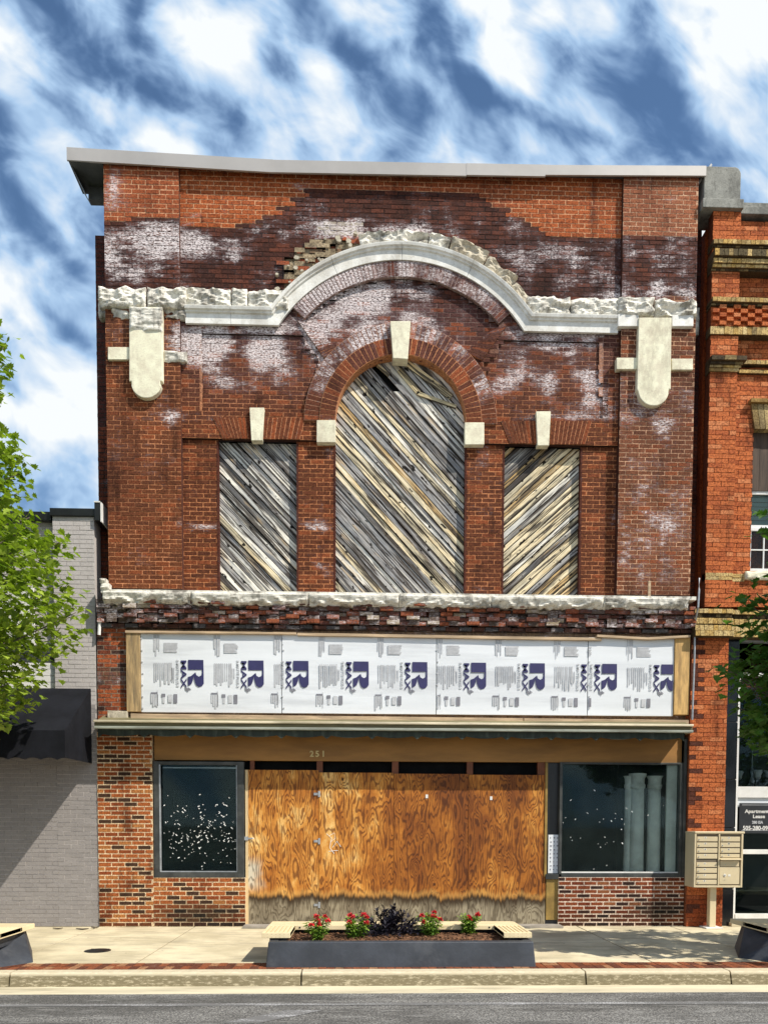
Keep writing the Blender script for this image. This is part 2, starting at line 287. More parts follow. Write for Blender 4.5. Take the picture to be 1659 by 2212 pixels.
M['column'] = plain('pale_column_plaster', (.88, .88, .80), .8, .12, 3, .1, dirt_shade=(.42, .42, .36), dirt_shade_amt=.5); M['speck'] = plain('white_fleck', (.85, .87, .85), .6, .05, 10, 0)
M['awning'] = plain('black_awning_canvas', (.010, .011, .015), .85, .3, 3, .1, spec=.15); M['louvre'] = plain('dark_louvre', (.05, .055, .06), .6, .2, 4)
M['concrete'] = None
M['planter'] = plain('charcoal_planter_paint', (.040, .046, .058), .55, .30, 2.2, .3, dirt_shade=(.085, .09, .10), dirt_shade_amt=.75); M['seat'] = plain('cream_bench_paint', (.78, .65, .40), .55, .1, 3, .05, dirt_shade=(.66, .52, .28), dirt_shade_amt=.4)
M['mulch'] = plain('bark_mulch', (.16, .075, .035), .9, .5, 14, .5); M['mail'] = plain('beige_mailbox_paint', (.66, .55, .35), .45, .06, 3, .03); M['label'] = plain('number_label', (.80, .76, .66), .6, .05, 6, 0); M['ink'] = plain('black_ink', (.02, .02, .02), .5, .1, 6, 0)
M['red'] = plain('red_petals', (.62, .028, .035), .6, .35, 30, .1); M['bark'] = plain('tree_bark', (.10, .08, .06), .9, .4, 12, .5, stretch=(1, 1, .3)); M['signb'] = plain('black_sign_board', (.02, .022, .025), .45, .2, 6, 0)
def mk_leaf(name, c0, c1, tr=.35):
    n = NT(name); a = n.attr('bc'); c = n.mix(a.outputs[0], c0, c1); c = n.mix(n.math('MULTIPLY', n.step(n.noise(n.pos(), 30, 2), .4, .7), .4), c, c0)
    n.done(c, .55, 0, .35); t = n.node('ShaderNodeBsdfTranslucent'); n.L.new(n.mix(1, c, (1.3, 1.5, .6), 'MULTIPLY'), t.inputs[0])
    mx = n.node('ShaderNodeMixShader'); mx.inputs[0].default_value = tr; n.L.new(n.p.outputs[0], mx.inputs[1]); n.L.new(t.outputs[0], mx.inputs[2])
    n.L.new(mx.outputs[0], n.N['Material Output'].inputs[0]); return n.mat
M['leaf'] = mk_leaf('maple_leaf', (.085, .15, .012), (.36, .46, .055)); M['leafd'] = mk_leaf('dark_maple_leaf', (.028, .075, .013), (.12, .25, .04))
M['fleaf'] = mk_leaf('flower_leaf', (.07, .16, .02), (.38, .52, .08), .25); M['vleaf'] = mk_leaf('purple_black_leaf', (.010, .008, .014), (.055, .048, .07), .05)
# ------------------------------------------------------------------ masonry helpers
def sub_intervals(a, b, cuts):
    segs = [(a, b)]
    for (c, d) in cuts:
        new = []
        for (x, y) in segs:
            if d <= x or c >= y: new.append((x, y)); continue
            if c > x: new.append((x, c))
            if d < y: new.append((d, y))
        segs = new
    return segs
def brick_field(name, parent, x0, x1, z0, z1, Y, colfn, mfn, mat, holes=None, yfn=None, bl=.214, ch=.0705, joint=.015, proud=.003, jit=.0018, group=None, clipz=None, soldier=False, plate=.06, header_every=0, splits=(), wfn=None):
    def setw(b0):
        if wfn:
            for t in range(b0, len(mb.v)):
                x_, _, z_ = mb.v[t]; c_ = mb.c[t]; mb.c[t] = (c_[0], c_[1], c_[2], wfn(x_, z_))
    mb = MB(); rows = max(1, round((z1-z0)/ch)); ch = (z1-z0)/rows
    for r in range(rows):
        za = z0 + r*ch; zc = za + ch/2; cuts = holes(zc) if holes else []
        L = bl if not (header_every and r % header_every == header_every-1) else bl/2
        off = (L/2 if r % 2 else 0) + rnd.uniform(-.006, .006)
        for (a, b) in sub_intervals(x0, x1, cuts):
            # mortar bed
            n = max(1, int((b-a)/.16)); dx = (b-a)/n
            for i in range(n):
                xa = a+i*dx; xb = xa+dx; ym = Y+(yfn((xa+xb)/2, zc) if yfn else 0)
                mb.cur = mfn((xa+xb)/2, zc); b0 = len(mb.v); mb.face([(xa, ym, za), (xb, ym, za), (xb, ym, za+ch), (xa, ym, za+ch)]); setw(b0)
            k = math.floor((a-x0-off)/L)
            x = x0+off+k*L
            while x < b:
                xa = max(x+joint/2, a); xb = min(x+L-joint/2, b)
                pcs = [(xa, xb)]
                for (sx_, s0_, s1_) in splits:
                    if s0_ < zc < s1_: pcs = [w_ for (u_, v_) in pcs for w_ in (((u_, sx_), (sx_, v_)) if u_ < sx_ < v_ else ((u_, v_),))]
                for (xa, xb) in pcs:
                    if xb-xa < .02: continue
                    yy = Y + (yfn((xa+xb)/2, zc) if yfn else 0); c = colfn((xa+xb)/2, zc)
                    if c is not None:
                        mb.cur = c; j = lambda s=jit: rnd.uniform(-s, s); b0 = len(mb.v)
                        mb.box(xa+j(), xb+j(), yy-proud+j(.0025), yy+.004, za+joint/2+j(), za+ch-joint/2+j(), back=False); setw(b0)
                x += L
    if plate:
        mb.cur = mfn(x0, z0)
        for (a, b) in ((x0, x1),):
            mb.face([(a, Y, z0), (a, Y, z1), (a, Y+plate, z1), (a, Y+plate, z0)]); mb.face([(b, Y, z0), (b, Y+plate, z0), (b, Y+plate, z1), (b, Y, z1)])
    return mb.build(name, mat, parent)
def ring_bricks(name, parent, cx, cz, r0, r1, a0, a1, n, Y, colfn, mcol, mat, depth=.04, rows=1, joint=.014):
    mb = MB()
    for q in range(rows):
        ra = r0+(r1-r0)*q/rows; rb = r0+(r1-r0)*(q+1)/rows
        for i in range(n):
            t0 = a0+(a1-a0)*i/n; t1 = a0+(a1-a0)*(i+1)/n; jj = joint/2/((ra+rb)/2)
            pt = lambda r, t: (cx+r*math.sin(t), cz+r*math.cos(t))
            tc = (t0+t1)/2; c = colfn(cx+(ra+rb)/2*math.sin(tc), cz+(ra+rb)/2*math.cos(tc)); mb.cur = c
            y = Y + rnd.uniform(-.002, .001)
            mb.prism([pt(ra+joint/2, t0+jj), pt(ra+joint/2, t1-jj), pt(rb-joint/2, t1-jj), pt(rb-joint/2, t0+jj)], y, Y+depth, back=False)
    mb.cur = mcol
    for i in range(n):
        t0 = a0+(a1-a0)*i/n; t1 = a0+(a1-a0)*(i+1)/n; pt = lambda r, t: (cx+r*math.sin(t), cz+r*math.cos(t))
        mb.prism([pt(r0, t0), pt(r0, t1), pt(r1, t1), pt(r1, t0)], Y+.003, Y+depth, back=False)
    return mb.build(name, mat, parent)
def rough_block(name, parent, mapf, s0, s1, t0, t1, yf, yb, amp=.05, seed=0, mat=None, ragged=.02, ds=.023, label=None, sideflat=False, ledge=False):
    """block in (s, t) coordinates; mapf(s, t) -> (x, z)"""
    ns = max(3, int((s1-s0)/ds)); ntt = max(4, int((t1-t0)/ds)); mb = MB(); idx = []
    for j in range(ntt+1):
        row = []
        for i in range(ns+1):
            u = i/ns; v = j/ntt; s = s0+(s1-s0)*u; t = t0+(t1-t0)*v
            e = min(u, 1-u)*(s1-s0); e2 = min(v, 1-v)*(t1-t0); ed = min(e, e2)
            q = Vector((s*3.2+seed*3.1, t*6.5, seed)); w = abs(mn.noise(q))*1.5+abs(mn.noise(q*2.3))*.45+mn.noise(q*5)*.20
            if ledge: w = w*(1.5*(1-v)**1.3+.05)+.45*(1-v)**2
            y = yf + amp*(1-min(1, w)) * 1.0 - amp*.1 if False else yf + amp*min(1.3, w)
            y += max(0, .03-ed)*.9
            if j == 0: t += ragged*(mn.noise(Vector((s*11, seed, 1)))+.3*mn.noise(Vector((s*40, seed, 5))))
            if j == ntt: t += ragged*.6*mn.noise(Vector((s*9, seed, 7)))
            if i in (0, ns): s += .006*mn.noise(Vector((t*20, seed, 3)))
            x, z = mapf(s, t); row.append(mb.vert((x, y, z)))
        idx.append(row)
    for j in range(ntt):
        for i in range(ns): mb.f.append((idx[j][i], idx[j][i+1], idx[j+1][i+1], idx[j+1][i])); mb.mi.append(0)
    loop = idx[0] + [r[-1] for r in idx[1:]] + idx[-1][-2::-1] + [r[0] for r in idx[-2:0:-1]]
    bk = [mb.vert((mb.v[k][0], yb, mb.v[k][2])) for k in loop]; n = len(loop)
    for i in range(n): j = (i+1) % n; mb.f.append((loop[j], loop[i], bk[i], bk[j])); mb.mi.append(0)
    mb.f.append(tuple(reversed(bk))); mb.mi.append(0)
    o = mb.build(name, mat or M['stone'], parent)
    if label: o['label'] = label
    return o
XZ = lambda s, t: (s, t)
def vnoise(x, z, s, k=0): return mn.noise(Vector((x*s, z*s, k*17.3)))
def lerp(a, b, t): t = max(0, min(1, t)); return tuple(p+(q-p)*t for p, q in zip(a, b))
def poly_y(px, pts):
    if px <= pts[0][0]: return pts[0][1]
    for (a, b), (c, d) in zip(pts, pts[1:]):
        if px <= c: return b+(d-b)*(px-a)/(c-a)
    return pts[-1][1]
def blob(px, py, cx, cy, rx, ry): return math.exp(-((px-cx)/rx)**2-((py-cy)/ry)**2)
# line under which the old dark brickwork starts
BND = [(228,484),(392,484),(393,494),(500,496),(515,490),(520,484),(560,482),(566,472),(600,468),(605,450),(630,446),(636,430),(655,426),(660,412),(1030,416),(1036,430),(1052,434),(1060,446),(1090,455),(1100,468),(1130,476),(1140,492),(1165,500),(1195,518),(1340,521),(1500,518)]
WB = [(310,520,80,28,.85),(300,575,80,26,.75),(290,610,70,16,.7),(420,530,30,22,.6),(480,525,40,14,.6),(575,510,45,20,.7),(600,550,40,22,.5),(500,560,60,22,.4),(610,600,30,14,.2),
      (740,495,50,18,.75),(860,480,45,22,.65),(930,500,70,20,.6),(1150,495,40,13,.9),(1000,545,30,12,.4),(1230,545,60,20,.45),(1120,560,70,22,.42),(1260,570,50,18,.5),(1200,610,60,15,.3),
      (1420,640,70,14,1.0),(1440,560,60,30,.5),(1400,600,50,24,.5),(760,650,80,40,.75),(870,620,90,18,.6),(760,600,60,16,.7),(700,730,60,40,.75),(830,700,120,40,.5),(980,700,90,40,.35),
      (520,740,110,30,.75),(450,760,45,50,.7),(600,780,80,30,.55),(500,825,120,22,.5),(1180,740,110,22,.75),(1220,800,110,50,.62),(1110,830,40,50,.5),(1280,860,50,40,.4),(520,712,120,10,.6),(1240,718,90,8,.75),
      (440,1135,32,8,1.0),(685,1137,38,9,1.0),(690,1195,24,18,.75),(700,1225,25,10,.55),(690,1245,30,10,.6),(440,1245,30,6,.4),(700,990,14,22,.5),(1035,1010,40,30,.3),(1045,1110,35,20,.35),
      (250,880,20,90,.30),(380,870,18,120,.45),(375,960,20,90,.35),(330,1000,50,120,.2),(1410,1020,60,160,.34),(1430,1120,50,90,.42),(1350,1150,30,130,.32),(1420,915,24,24,.6),(1400,880,70,20,.2),(370,790,18,20,.5),(440,905,60,6,.5),(1240,905,100,8,.55),(660,905,40,7,.4)]
def wmap(X, Z):
    px, py = proj(X, 0, Z); n3 = vnoise(X, Z, 3.0, 2); n4 = mn.noise(Vector((X*6, Z*1.1, 3))); w = -.14+.30*n3+.28*n4+(.04 if py < 900 else 0); above = py < poly_y(px, BND)
    if above: w += .55*blob(px, py, 255, 400, 20, 60)+.5*blob(px, py, 270, 450, 45, 30)+.8*blob(px, py, 1400, 397, 50, 8)+.7*blob(px, py, 650, 405, 16, 16)+.8*blob(px, py, 1090, 409, 12, 5)+.7*blob(px, py, 1170, 409, 14, 5)+.5*blob(px, py, 1450, 440, 30, 10)+.3*blob(px, py, 380, 380, 14, 40)
    elif py < 652: w += .20
    for (cx, cy, rx, ry, a) in WB:
        if not above and abs(px-cx) < 2.9*rx and abs(py-cy) < 2.9*ry: w += .88*a*blob(px, py, cx, cy, rx*1.25, ry*1.25)*(.85+1.0*n3+.5*n4)
    if 695 < px < 785 and 478 < py < 515 : w += .5
    return min(1.25, w)
def main_col(X, Z, mortar=False):
    px, py = proj(X, 0, Z); n1 = vnoise(X, Z, .9); n2 = rnd.uniform(-1, 1)
    above = py < poly_y(px, BND)
    if above:
        c = (.40, .105, .038) if not mortar else (.78, .44, .25)
        if 392 < px < 640 or 1100 < px < 1340: c = (.46, .115, .034) if not mortar else (.80, .44, .24)
        if px > 1342: c = (.42, .150, .072) if not mortar else (.78, .50, .32)
        c = lerp(c, (.16, .042, .020), max(0, .6*n2-.1)+max(0, n1*.7))
    elif py < 652:
        c = (.080, .028, .019) if not mortar else (.035, .020, .016)
        c = lerp(c, (.19, .055, .028), max(0, .6*n2+.05)*.75); c = lerp(c, (.035, .014, .011), max(0, n1*1.3))
    else:
        t = min(1, max(0, (py-690)/230))
        c = lerp((.110, .045, .040), (.165, .050, .021), t); m_ = lerp((.24, .16, .14), (.66, .27, .115), t)
        if px > 1328: c = lerp((.20, .075, .040), (.27, .098, .046), (py-850)/250); m_ = (.74, .44, .27)
        elif px < 400: c = lerp(c, (.225, .072, .028), .8); m_ = (.70, .30, .14)
        if mortar: c = m_
        if not mortar and rnd.random() < .2: c = lerp(c, (.36, .095, .032), .65)
        c = lerp(c, (.055, .020, .012), max(0, .8*n2-.15)*.9); c = lerp(c, (.09, .030, .016), max(0, n1)*.7)
    if 730 < px < 790 and 515 < py < 545 and not above: c = (.42, .10, .035)
    v = 1+.18*n2
    return (c[0]*v, c[1]*v, c[2]*v, wmap(X, Z)-(.06 if mortar else 0))
def mcol(X, Z): return main_col(X, Z, True)
# ------------------------------------------------------------------ the boarded up building
B = empty('commercial_building', (0.65, 0, 0), 'tall two storey red brick commercial building with boarded arched window and plywood shopfront', 'building')
zt = 12.0
WL = (-2.29, -1.045); WR = (2.315, 3.555); WZ0, WZ1 = 5.42, 7.80
AC = (.627, 8.13); AR = 1.045                       # arch window centre and radius
SC = U(867, 895); S1 = 338/131.1; S0 = 307/131.1; SI = 275/131.1
def win_holes(z):
    h = []
    if WZ0-.1 < z < WZ1: h += [WL, WR]
    if WZ0-.1 < z < AC[1]: h.append((AC[0]-AR, AC[0]+AR))
    elif z < AC[1]+AR: d = math.sqrt(AR**2-(z-AC[1])**2)+.03; h.append((AC[0]-d, AC[0]+d))
    return h
zb = 7.835
brick_field('lower_brick_wall', B, -2.86, 4.147, 5.44, zb, .02, main_col, mcol, M['brick'], win_holes, plate=.2, wfn=wmap)
def ufield(X, Z):
    px, py = proj(X, 0, Z); y = 0
    dx, dz = X-SC[0], Z-SC[1]; r = math.hypot(dx, dz)
    if r < SI and abs(dx) < (Z-7.9)*.95 and py < 800: y = .03
    elif 432 < px < 690-max(0, 775-py)*.9 and 724 < py < 893: y = .028
    elif 1048+max(0, 785-py)*.9 < px < 1302 and 740 < py < 905: y = .028
    if 610 < px < 800 and 520 < py < 655 and r > S1*.98 and r < S1+.42 and px < 800: y += rnd.uniform(-.03, .05)
    return y
def ucol(X, Z):
    c = main_col(X, Z); px, py = proj(X, 0, Z); r = math.hypot(X-SC[0], Z-SC[1])
    if 610 < px < 800 and 520 < py and S1*.98 < r < S1+.40 and py < 655:
        k = rnd.random()
        if k < .18: return None
        c = (.36, .095, .04, .1) if k < .6 else (.48, .38, .24, .5) if k < .75 else (.26, .17, .10, .4)
    if 695 < px < 785 and 478 < py < 515: c = (.40, .34, .25, .7)
    return c
def umcol(X, Z):
    px, py = proj(X, 0, Z); r = math.hypot(X-SC[0], Z-SC[1])
    if 610 < px < 800 and 520 < py < 655 and S1*.98 < r < S1+.40: return (.34, .27, .17, .5)
    return mcol(X, Z)
brick_field('upper_brick_wall', B, -2.86, 4.147, zb, zt, -.03, ucol, umcol, M['brick'], win_holes, ufield, plate=.2, wfn=wmap, splits=[(U(432, 800)[0], U(432, 893)[1], U(432, 724)[1]), (U(1302, 800)[0], U(1302, 905)[1], U(1302, 740)[1])])
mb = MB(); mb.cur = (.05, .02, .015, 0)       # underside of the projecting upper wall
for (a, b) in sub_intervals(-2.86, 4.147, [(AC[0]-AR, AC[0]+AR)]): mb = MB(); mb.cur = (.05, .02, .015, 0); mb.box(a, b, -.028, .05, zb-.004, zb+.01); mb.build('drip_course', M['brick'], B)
# brick arches
rc = lambda X, Z: main_col(X, Z)
def ringcol(X, Z):
    c = main_col(X, Z); px, py = proj(X, 0, Z); return (c[0]*1.15, c[1]*1.15, c[2]*1.15, c[3]+(.42 if (py < 650 and px < 830) else .28 if py < 700 else 0))
A58 = math.radians(57.5)
ring_bricks('segmental_brick_arch', B, SC[0], SC[1], SI, S0, -math.radians(47.5), math.radians(47.5), 62, -.075, ringcol, (.30, .20, .17, .4), M['brick'], .06)
RO = AR+.50
def ring2(X, Z):
    c = main_col(X, Z); px, py = proj(X, 0, Z); rr = math.hypot(X-AC[0], Z-AC[1]); k = 1.0 if rr > AR+.24 else 0
    return (c[0]*1.2, c[1]*1.15, c[2]*1.1, c[3]+k*(.45*blob(px, py, 770, 745, 90, 30)+.5*blob(px, py, 960, 760, 70, 35)+.5*blob(px, py, 1040, 850, 40, 50)+.4*blob(px, py, 700, 830, 40, 40)))
ring_bricks('round_brick_arch', B, AC[0], AC[1], AR, AR+.255, -math.pi/2, math.pi/2, 46, -.085, ring2, (.62, .28, .13, .1), M['brick'], .2)
ring_bricks('outer_brick_arch', B, AC[0], AC[1], AR+.258, RO, -math.pi/2, math.pi/2, 58, -.065, ring2, (.50, .26, .16, .3), M['brick'], .06)
def strip_bricks(name, pts0, pts1, n, Y, d=.05, colf=ringcol):   # bricks between two edge lines
    mb = MB()
    for i in range(n):
        a = i/n; b = (i+1)/n; e = .10/n
        L = lambda p, q, t: (p[0]+(q[0]-p[0])*t, p[1]+(q[1]-p[1])*t)
        q = [L(*pts0, a+e), L(*pts0, b-e), L(*pts1, b-e), L(*pts1, a+e)]
        ar = sum(q[i][0]*q[(i+1) % 4][1]-q[(i+1) % 4][0]*q[i][1] for i in range(4))
        if ar < 0: q = q[::-1]
        X = sum(p[0] for p in q)/4; Z = sum(p[1] for p in q)/4; mb.cur = colf(X, Z); mb.prism(q, Y+rnd.uniform(-.002, .002), Y+d, back=False)
    q = [pts0[0], pts0[1], pts1[1], pts1[0]]
    ar = sum(q[i][0]*q[(i+1) % 4][1]-q[(i+1) % 4][0]*q[i][1] for i in range(4))
    if ar < 0: q = q[::-1]
    mb.cur = (.60, .27, .13, .1); mb.prism(q, Y+.004, Y+d, back=False)
    return mb.build(name, M['brick'], B)
strip_bricks('brick_skewback', (U(644, 697), U(700, 776)), (U(679, 713), U(730, 758)), 14, -.062)
strip_bricks('brick_skewback', (U(1094, 706), U(1040, 782)), (U(1058, 720), U(1008, 766)), 14, -.062)
# flat arches over the side windows
def jack(p):
    (a, b, c, d, y0, y1) = p
    strip_bricks('flat_brick_arch', (U(a, y0), U(b, y0)), (U(c, y1), U(d, y1)), 9, -.045, .05, lambda X, Z: tuple(v*k for v, k in zip(main_col(X, Z), (1.25, 1.2, 1.15, .6))))
for p in ((461, 540, 482, 544, 905, 950), (571, 660, 567, 648, 905, 951), (1081, 1158, 1100, 1161, 912, 960), (1190, 1277, 1186, 1262, 912, 962)): jack(p)
def smooth_block(name, pts, y0, y1=.03, par=B, mat='smooth', bev=.006, label=None):
    mb = MB(); P = [U(x, y, y0) for x, y in pts]
    ar = sum(P[i][0]*P[(i+1) % len(P)][1]-P[(i+1) % len(P)][0]*P[i][1] for i in range(len(P)))
    if ar < 0: P = P[::-1]
    mb.prism(P, y0, y1); o = mb.build(name, M[mat], par, bevel=bev)
    if label: o['label'] = label
    return o
smooth_block('keystone', [(843, 693), (887, 693), (881, 775), (849, 773)], -.17)
smooth_block('keystone', [(539, 880), (571, 880), (567, 951), (543, 951)], -.10)
smooth_block('keystone', [(1158, 888), (1190, 888), (1186, 962), (1161, 962)], -.10)
smooth_block('impost_block', [(684, 907), (725, 907), (725, 955), (684, 955)], -.09, label='impost block with a dark stained corner')
smooth_block('impost_block', [(1004, 912), (1046, 912), (1046, 960), (1004, 960)], -.09)
# white moulding
prof = [(0, -.05), (0, -.095), (.150, -.10), (.158, -.125), (.178, -.13), (.192, -.155), (.228, -.165), (.236, -.165), (.236, -.05)]  # (height above lower edge, y)
zm = U(500, 697, -.12)[1]
def miter(h): return math.sqrt((S0+h)**2-(zm+h-SC[1])**2)
def straight_moulding(x0, x1, m0=0, m1=0):
    mb = MB(); n = len(prof)
    a = [mb.vert((x0 if not m0 else SC[0]+m0*miter(h), y, zm+h)) for h, y in prof]; b = [mb.vert((x1 if not m1 else SC[0]+m1*miter(h), y, zm+h)) for h, y in prof]
    for i in range(n-1): mb.f.append((a[i], b[i], b[i+1], a[i+1])); mb.mi.append(0)
    mb.f.append(tuple(reversed(a))); mb.f.append(tuple(b)); mb.mi += [0, 0]
    return mb.build('stone_moulding', M['moulding'], B)
xm0 = U(400, 690, -.12)[0]; xr1 = U(1336, 700, -.12)[0]
straight_moulding(xm0, -2.07); straight_moulding(-2.065, 0, 0, -1); straight_moulding(0, xr1, 1, 0)
def arc_moulding(a0, a1, m0=False, m1=False):
    mb = MB(); n = max(6, int((a1-a0)/math.radians(1.5))); rings = []
    for i in range(n+1):
        row = []
        for h, y in prof:
            am = math.asin(miter(h)/(S0+h)); b0 = -am if m0 else a0; b1 = am if m1 else a1; t = b0+(b1-b0)*i/n
            row.append(mb.vert((SC[0]+(S0+h)*math.sin(t), y, SC[1]+(S0+h)*math.cos(t))))
        rings.append(row)
    for A, Bq in zip(rings, rings[1:]):
        for k in range(len(prof)-1): mb.f.append((A[k], Bq[k], Bq[k+1], A[k+1])); mb.mi.append(0)
    mb.f.append(tuple(reversed(rings[0]))); mb.f.append(tuple(rings[-1])); mb.mi += [0, 0]
    return mb.build('stone_moulding', M['moulding'], B)
ja = [-math.radians(49), -math.radians(26), -.001, math.radians(26), math.radians(49)]
for i, (a, b) in enumerate(zip(ja, ja[1:])): arc_moulding(a+.0012, b-.0012, i == 0, i == 3)
# rough stone band
zs0, zs1 = U(450, 663, -.12)[1], U(450, 622, -.12)[1]
def pxs(x, y=-.12, py=650): return U(x, py, y)[0]
for i, (a, b) in enumerate([(402, 499), (501, 534), (536, 622)]): rough_block('rough_stone_block', B, XZ, pxs(a), pxs(b), zs0, zs1, -.17, .0, .09, 10+i)
for i, (a, b) in enumerate([(1140, 1232), (1234, 1338)]): rough_block('rough_stone_block', B, XZ, pxs(a), pxs(b), zs0-.02, zs1, -.17, .0, .09, 20+i)
ARCM = lambda s, t: (SC[0]+t*math.sin(s), SC[1]+t*math.cos(s))
for i, (a, b, h, t) in enumerate([(-14.5, 8.7, .20, 0), (9.0, 16, .21, 0), (16.4, 29, .25, .0), (29.4, 41, .22, 0), (41.4, 49, .15, 0)]):
    s0, s1 = math.radians(a), math.radians(b)
    rough_block('rough_arch_stone', B, lambda s, t: (SC[0]+t*math.sin(s/2.7), SC[1]+t*math.cos(s/2.7)), s0*2.7, s1*2.7, S1+.008, S1+.008+h, -.16, -.0, .12, 40+i, M['rubble'] if i >= 2 else M['stone'], ragged=.0)
for i in range(20):     # broken stone and mortar left where the arch stones fell off
    a = -math.radians(rnd.uniform(15, 47)); r = S1+rnd.uniform(.02, .40)*(1-abs(a)*.25); s = rnd.uniform(.02, .05)
    x, z = SC[0]+r*math.sin(a), SC[1]+r*math.cos(a); rub = MB()
    rub.prism([(x+s*rnd.uniform(.7, 1.4)*math.cos(k*math.pi/3), z+s*rnd.uniform(.5, 1)*math.sin(k*math.pi/3)) for k in range(6)], -.03-rnd.uniform(.02, .07), -.02)
    rub.build('broken_mortar', M['rubble'], B)
# ------------------------------------------------------------------ pilasters
def pil_holes(z): return []
PLX = (-4.02, -2.86); PRX = (4.15, 5.355)
for side, (xa, xb) in enumerate((PLX, PRX)):
    P_ = MB(); P_.cur = (.1, .035, .022, 0); P_.box(xa, xb, -.098, .1, 5.44, zt-.02)
    P_.box(xa+.001, xb-.001, -.02, .1, 11.99, zt+.0)
    pil = P_.build('pilaster', M['brick'], B)
    brick_field('pilaster_face', pil, xa, xb, 5.44, zt, -.10, main_col, mcol, M['brick'], plate=0, proud=.003, wfn=wmap)
    zc0, zc1 = U(300 if side == 0 else 1415, 665 if side == 0 else 683, -.14)[1], U(300 if side == 0 else 1415, 621 if side == 0 else 646, -.14)[1]
    k = (lambda a, y=700: U(a, y, -.16)[0])
    blocks = [(213, 315), (319, 402)] if side == 0 else [(1336, 1413), (1416, 1506)]
    for i, (a, b) in enumerate(blocks): rough_block('rough_stone_block', pil, XZ, k(a, 650), k(b, 650), zc0-(.0 if side else .0), zc1, -.22, -.05, .09, 60+i+side*5)
    # caps and bands
    if side == 0:
        rough_block('stone_cap', pil, XZ, k(238), k(278), U(250, 685, -.14)[1], zc0+.02, -.15, -.05, .05, 71); rough_block('stone_cap', pil, XZ, k(353), k(400), U(370, 685, -.14)[1], zc0+.02, -.15, -.05, .05, 72)
        smooth_block('stone_band', [(233, 749), (279, 749), (279, 776), (233, 776)], -.15, -.05, pil)
        rough_block('stone_band', pil, XZ, k(352, 765), k(402, 765), U(375, 779, -.14)[1], U(375, 755, -.14)[1], -.155, -.05, .045, 74, label='rough weathered stone band')
        tab = [(279, 662), (351, 662), (351, 823), (346, 823), (346, 830)]
        cx_, cy_, r_ = 316, 826, 33
    else:
        smooth_block('stone_cap', [(1335, 678), (1380, 680), (1380, 704), (1335, 704)], -.17, -.05, pil, 'moulding'); smooth_block('stone_cap', [(1452, 680), (1498, 680), (1498, 704), (1452, 704)], -.17, -.05, pil, 'moulding')
        smooth_block('stone_band', [(1332, 772), (1378, 772), (1378, 797), (1332, 797)], -.15, -.05, pil); smooth_block('stone_band', [(1451, 774), (1497, 774), (1497, 798), (1451, 798)], -.15, -.05, pil)
        tab = [(1380, 685), (1451, 685), (1449, 840), (1445, 840), (1444, 846)]
        cx_, cy_, r_ = 1412, 843, 33
    arc = [(cx_+r_*math.cos(t), cy_+r_*math.sin(t)) for t in [math.pi*q/18 for q in range(1, 18)]]
    left = [(284, 830), (284, 823), (279, 823)] if side == 0 else [(1379, 846), (1378, 840), (1378, 840)]
    if side: left = [(1379, 846), (1376, 841)]
    smooth_block('stone_tablet', tab+arc+left, -.19, -.05, pil, bev=.01, label=None)
    if side == 0: rough_block('tablet_head', pil, XZ, U(279, 700, -.2)[0], U(351, 700, -.2)[0], U(300, 714, -.2)[1], U(300, 661, -.2)[1], -.225, -.18, .035, 77, ds=.02, ragged=.004)
# set back party walls either side of the front
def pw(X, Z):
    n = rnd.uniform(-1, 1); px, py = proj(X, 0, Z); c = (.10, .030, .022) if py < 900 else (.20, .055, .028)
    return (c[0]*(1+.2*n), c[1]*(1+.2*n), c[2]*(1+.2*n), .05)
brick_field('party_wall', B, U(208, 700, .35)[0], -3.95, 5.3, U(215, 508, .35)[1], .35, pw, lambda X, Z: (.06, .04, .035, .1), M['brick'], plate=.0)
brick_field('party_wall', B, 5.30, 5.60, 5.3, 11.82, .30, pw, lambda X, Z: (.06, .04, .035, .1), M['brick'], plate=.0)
rough_block('rough_stone_block', B, XZ, U(211, 650, .2)[0], U(240, 650, .2)[0], U(220, 683, .2)[1], U(220, 626, .2)[1], .18, .36, .05, 81)
rough_block('rough_stone_block', B, XZ, U(1494, 690, .2)[0], U(1510, 690, .2)[0], U(1500, 722, .2)[1], U(1500, 665, .2)[1], .16, .31, .03, 82)
mb = MB(); mb.cur = (.09, .035, .025, 0)
mb.box(-4.22, -4.0, .36, 9, 0, 11.15); mb.box(5.36, 5.40, .31, 9, 0, 11.6); mb.box(-4.0, 5.36, 8.8, 9, 0, 11.9); mb.box(-4.0, 5.36, .25, 8.8, 11.8, 11.9)
mb.box(-4.0, -3.98, .12, .36, 5.4, 11.98); mb.box(5.34, 5.36, .12, .31, 5.4, 11.98)
mb.build('rear_shell', M['brick'], B)
# coping in four overlapping lengths, the left one sagging past the corner
def coping(x0, z0, x1, z1, yf=-.17, h=.19, ov=.0):
    mb = MB(); b = .13
    pr = [(yf, -h), (yf, 0), (yf+.02, .015), (.45, .02), (.45, -.03), (yf+.03, -.03), (yf+.03, -h)]
    a = [mb.vert((x0, y, z0+z)) for y, z in pr]; c = [mb.vert((x1, y, z1+z)) for y, z in pr]; n = len(pr)
    for i in range(n): j = (i+1) % n; mb.f.append((a[i], c[i], c[j], a[j])); mb.mi.append(0)
    mb.f.append(tuple(reversed(a))); mb.f.append(tuple(c)); mb.mi += [0, 0]
    return mb.build('metal_coping', M['coping'], B)
yc = -.17
q = [(144, 317), (590, 344), (1008, 352), (1178, 355), (1526, 357)]
pts = [U(x, y, yc) for x, y in q]
for i in range(4):
    (xa, za), (xb, zb_) = pts[i], pts[i+1]
    ofs = (0, .0, .0, .0)[i]
    coping(xa, za, xb, zb_-(.0 if i != 0 else .0), yc-.004*((i+1) % 2), (.19, .185, .175, .15)[i])
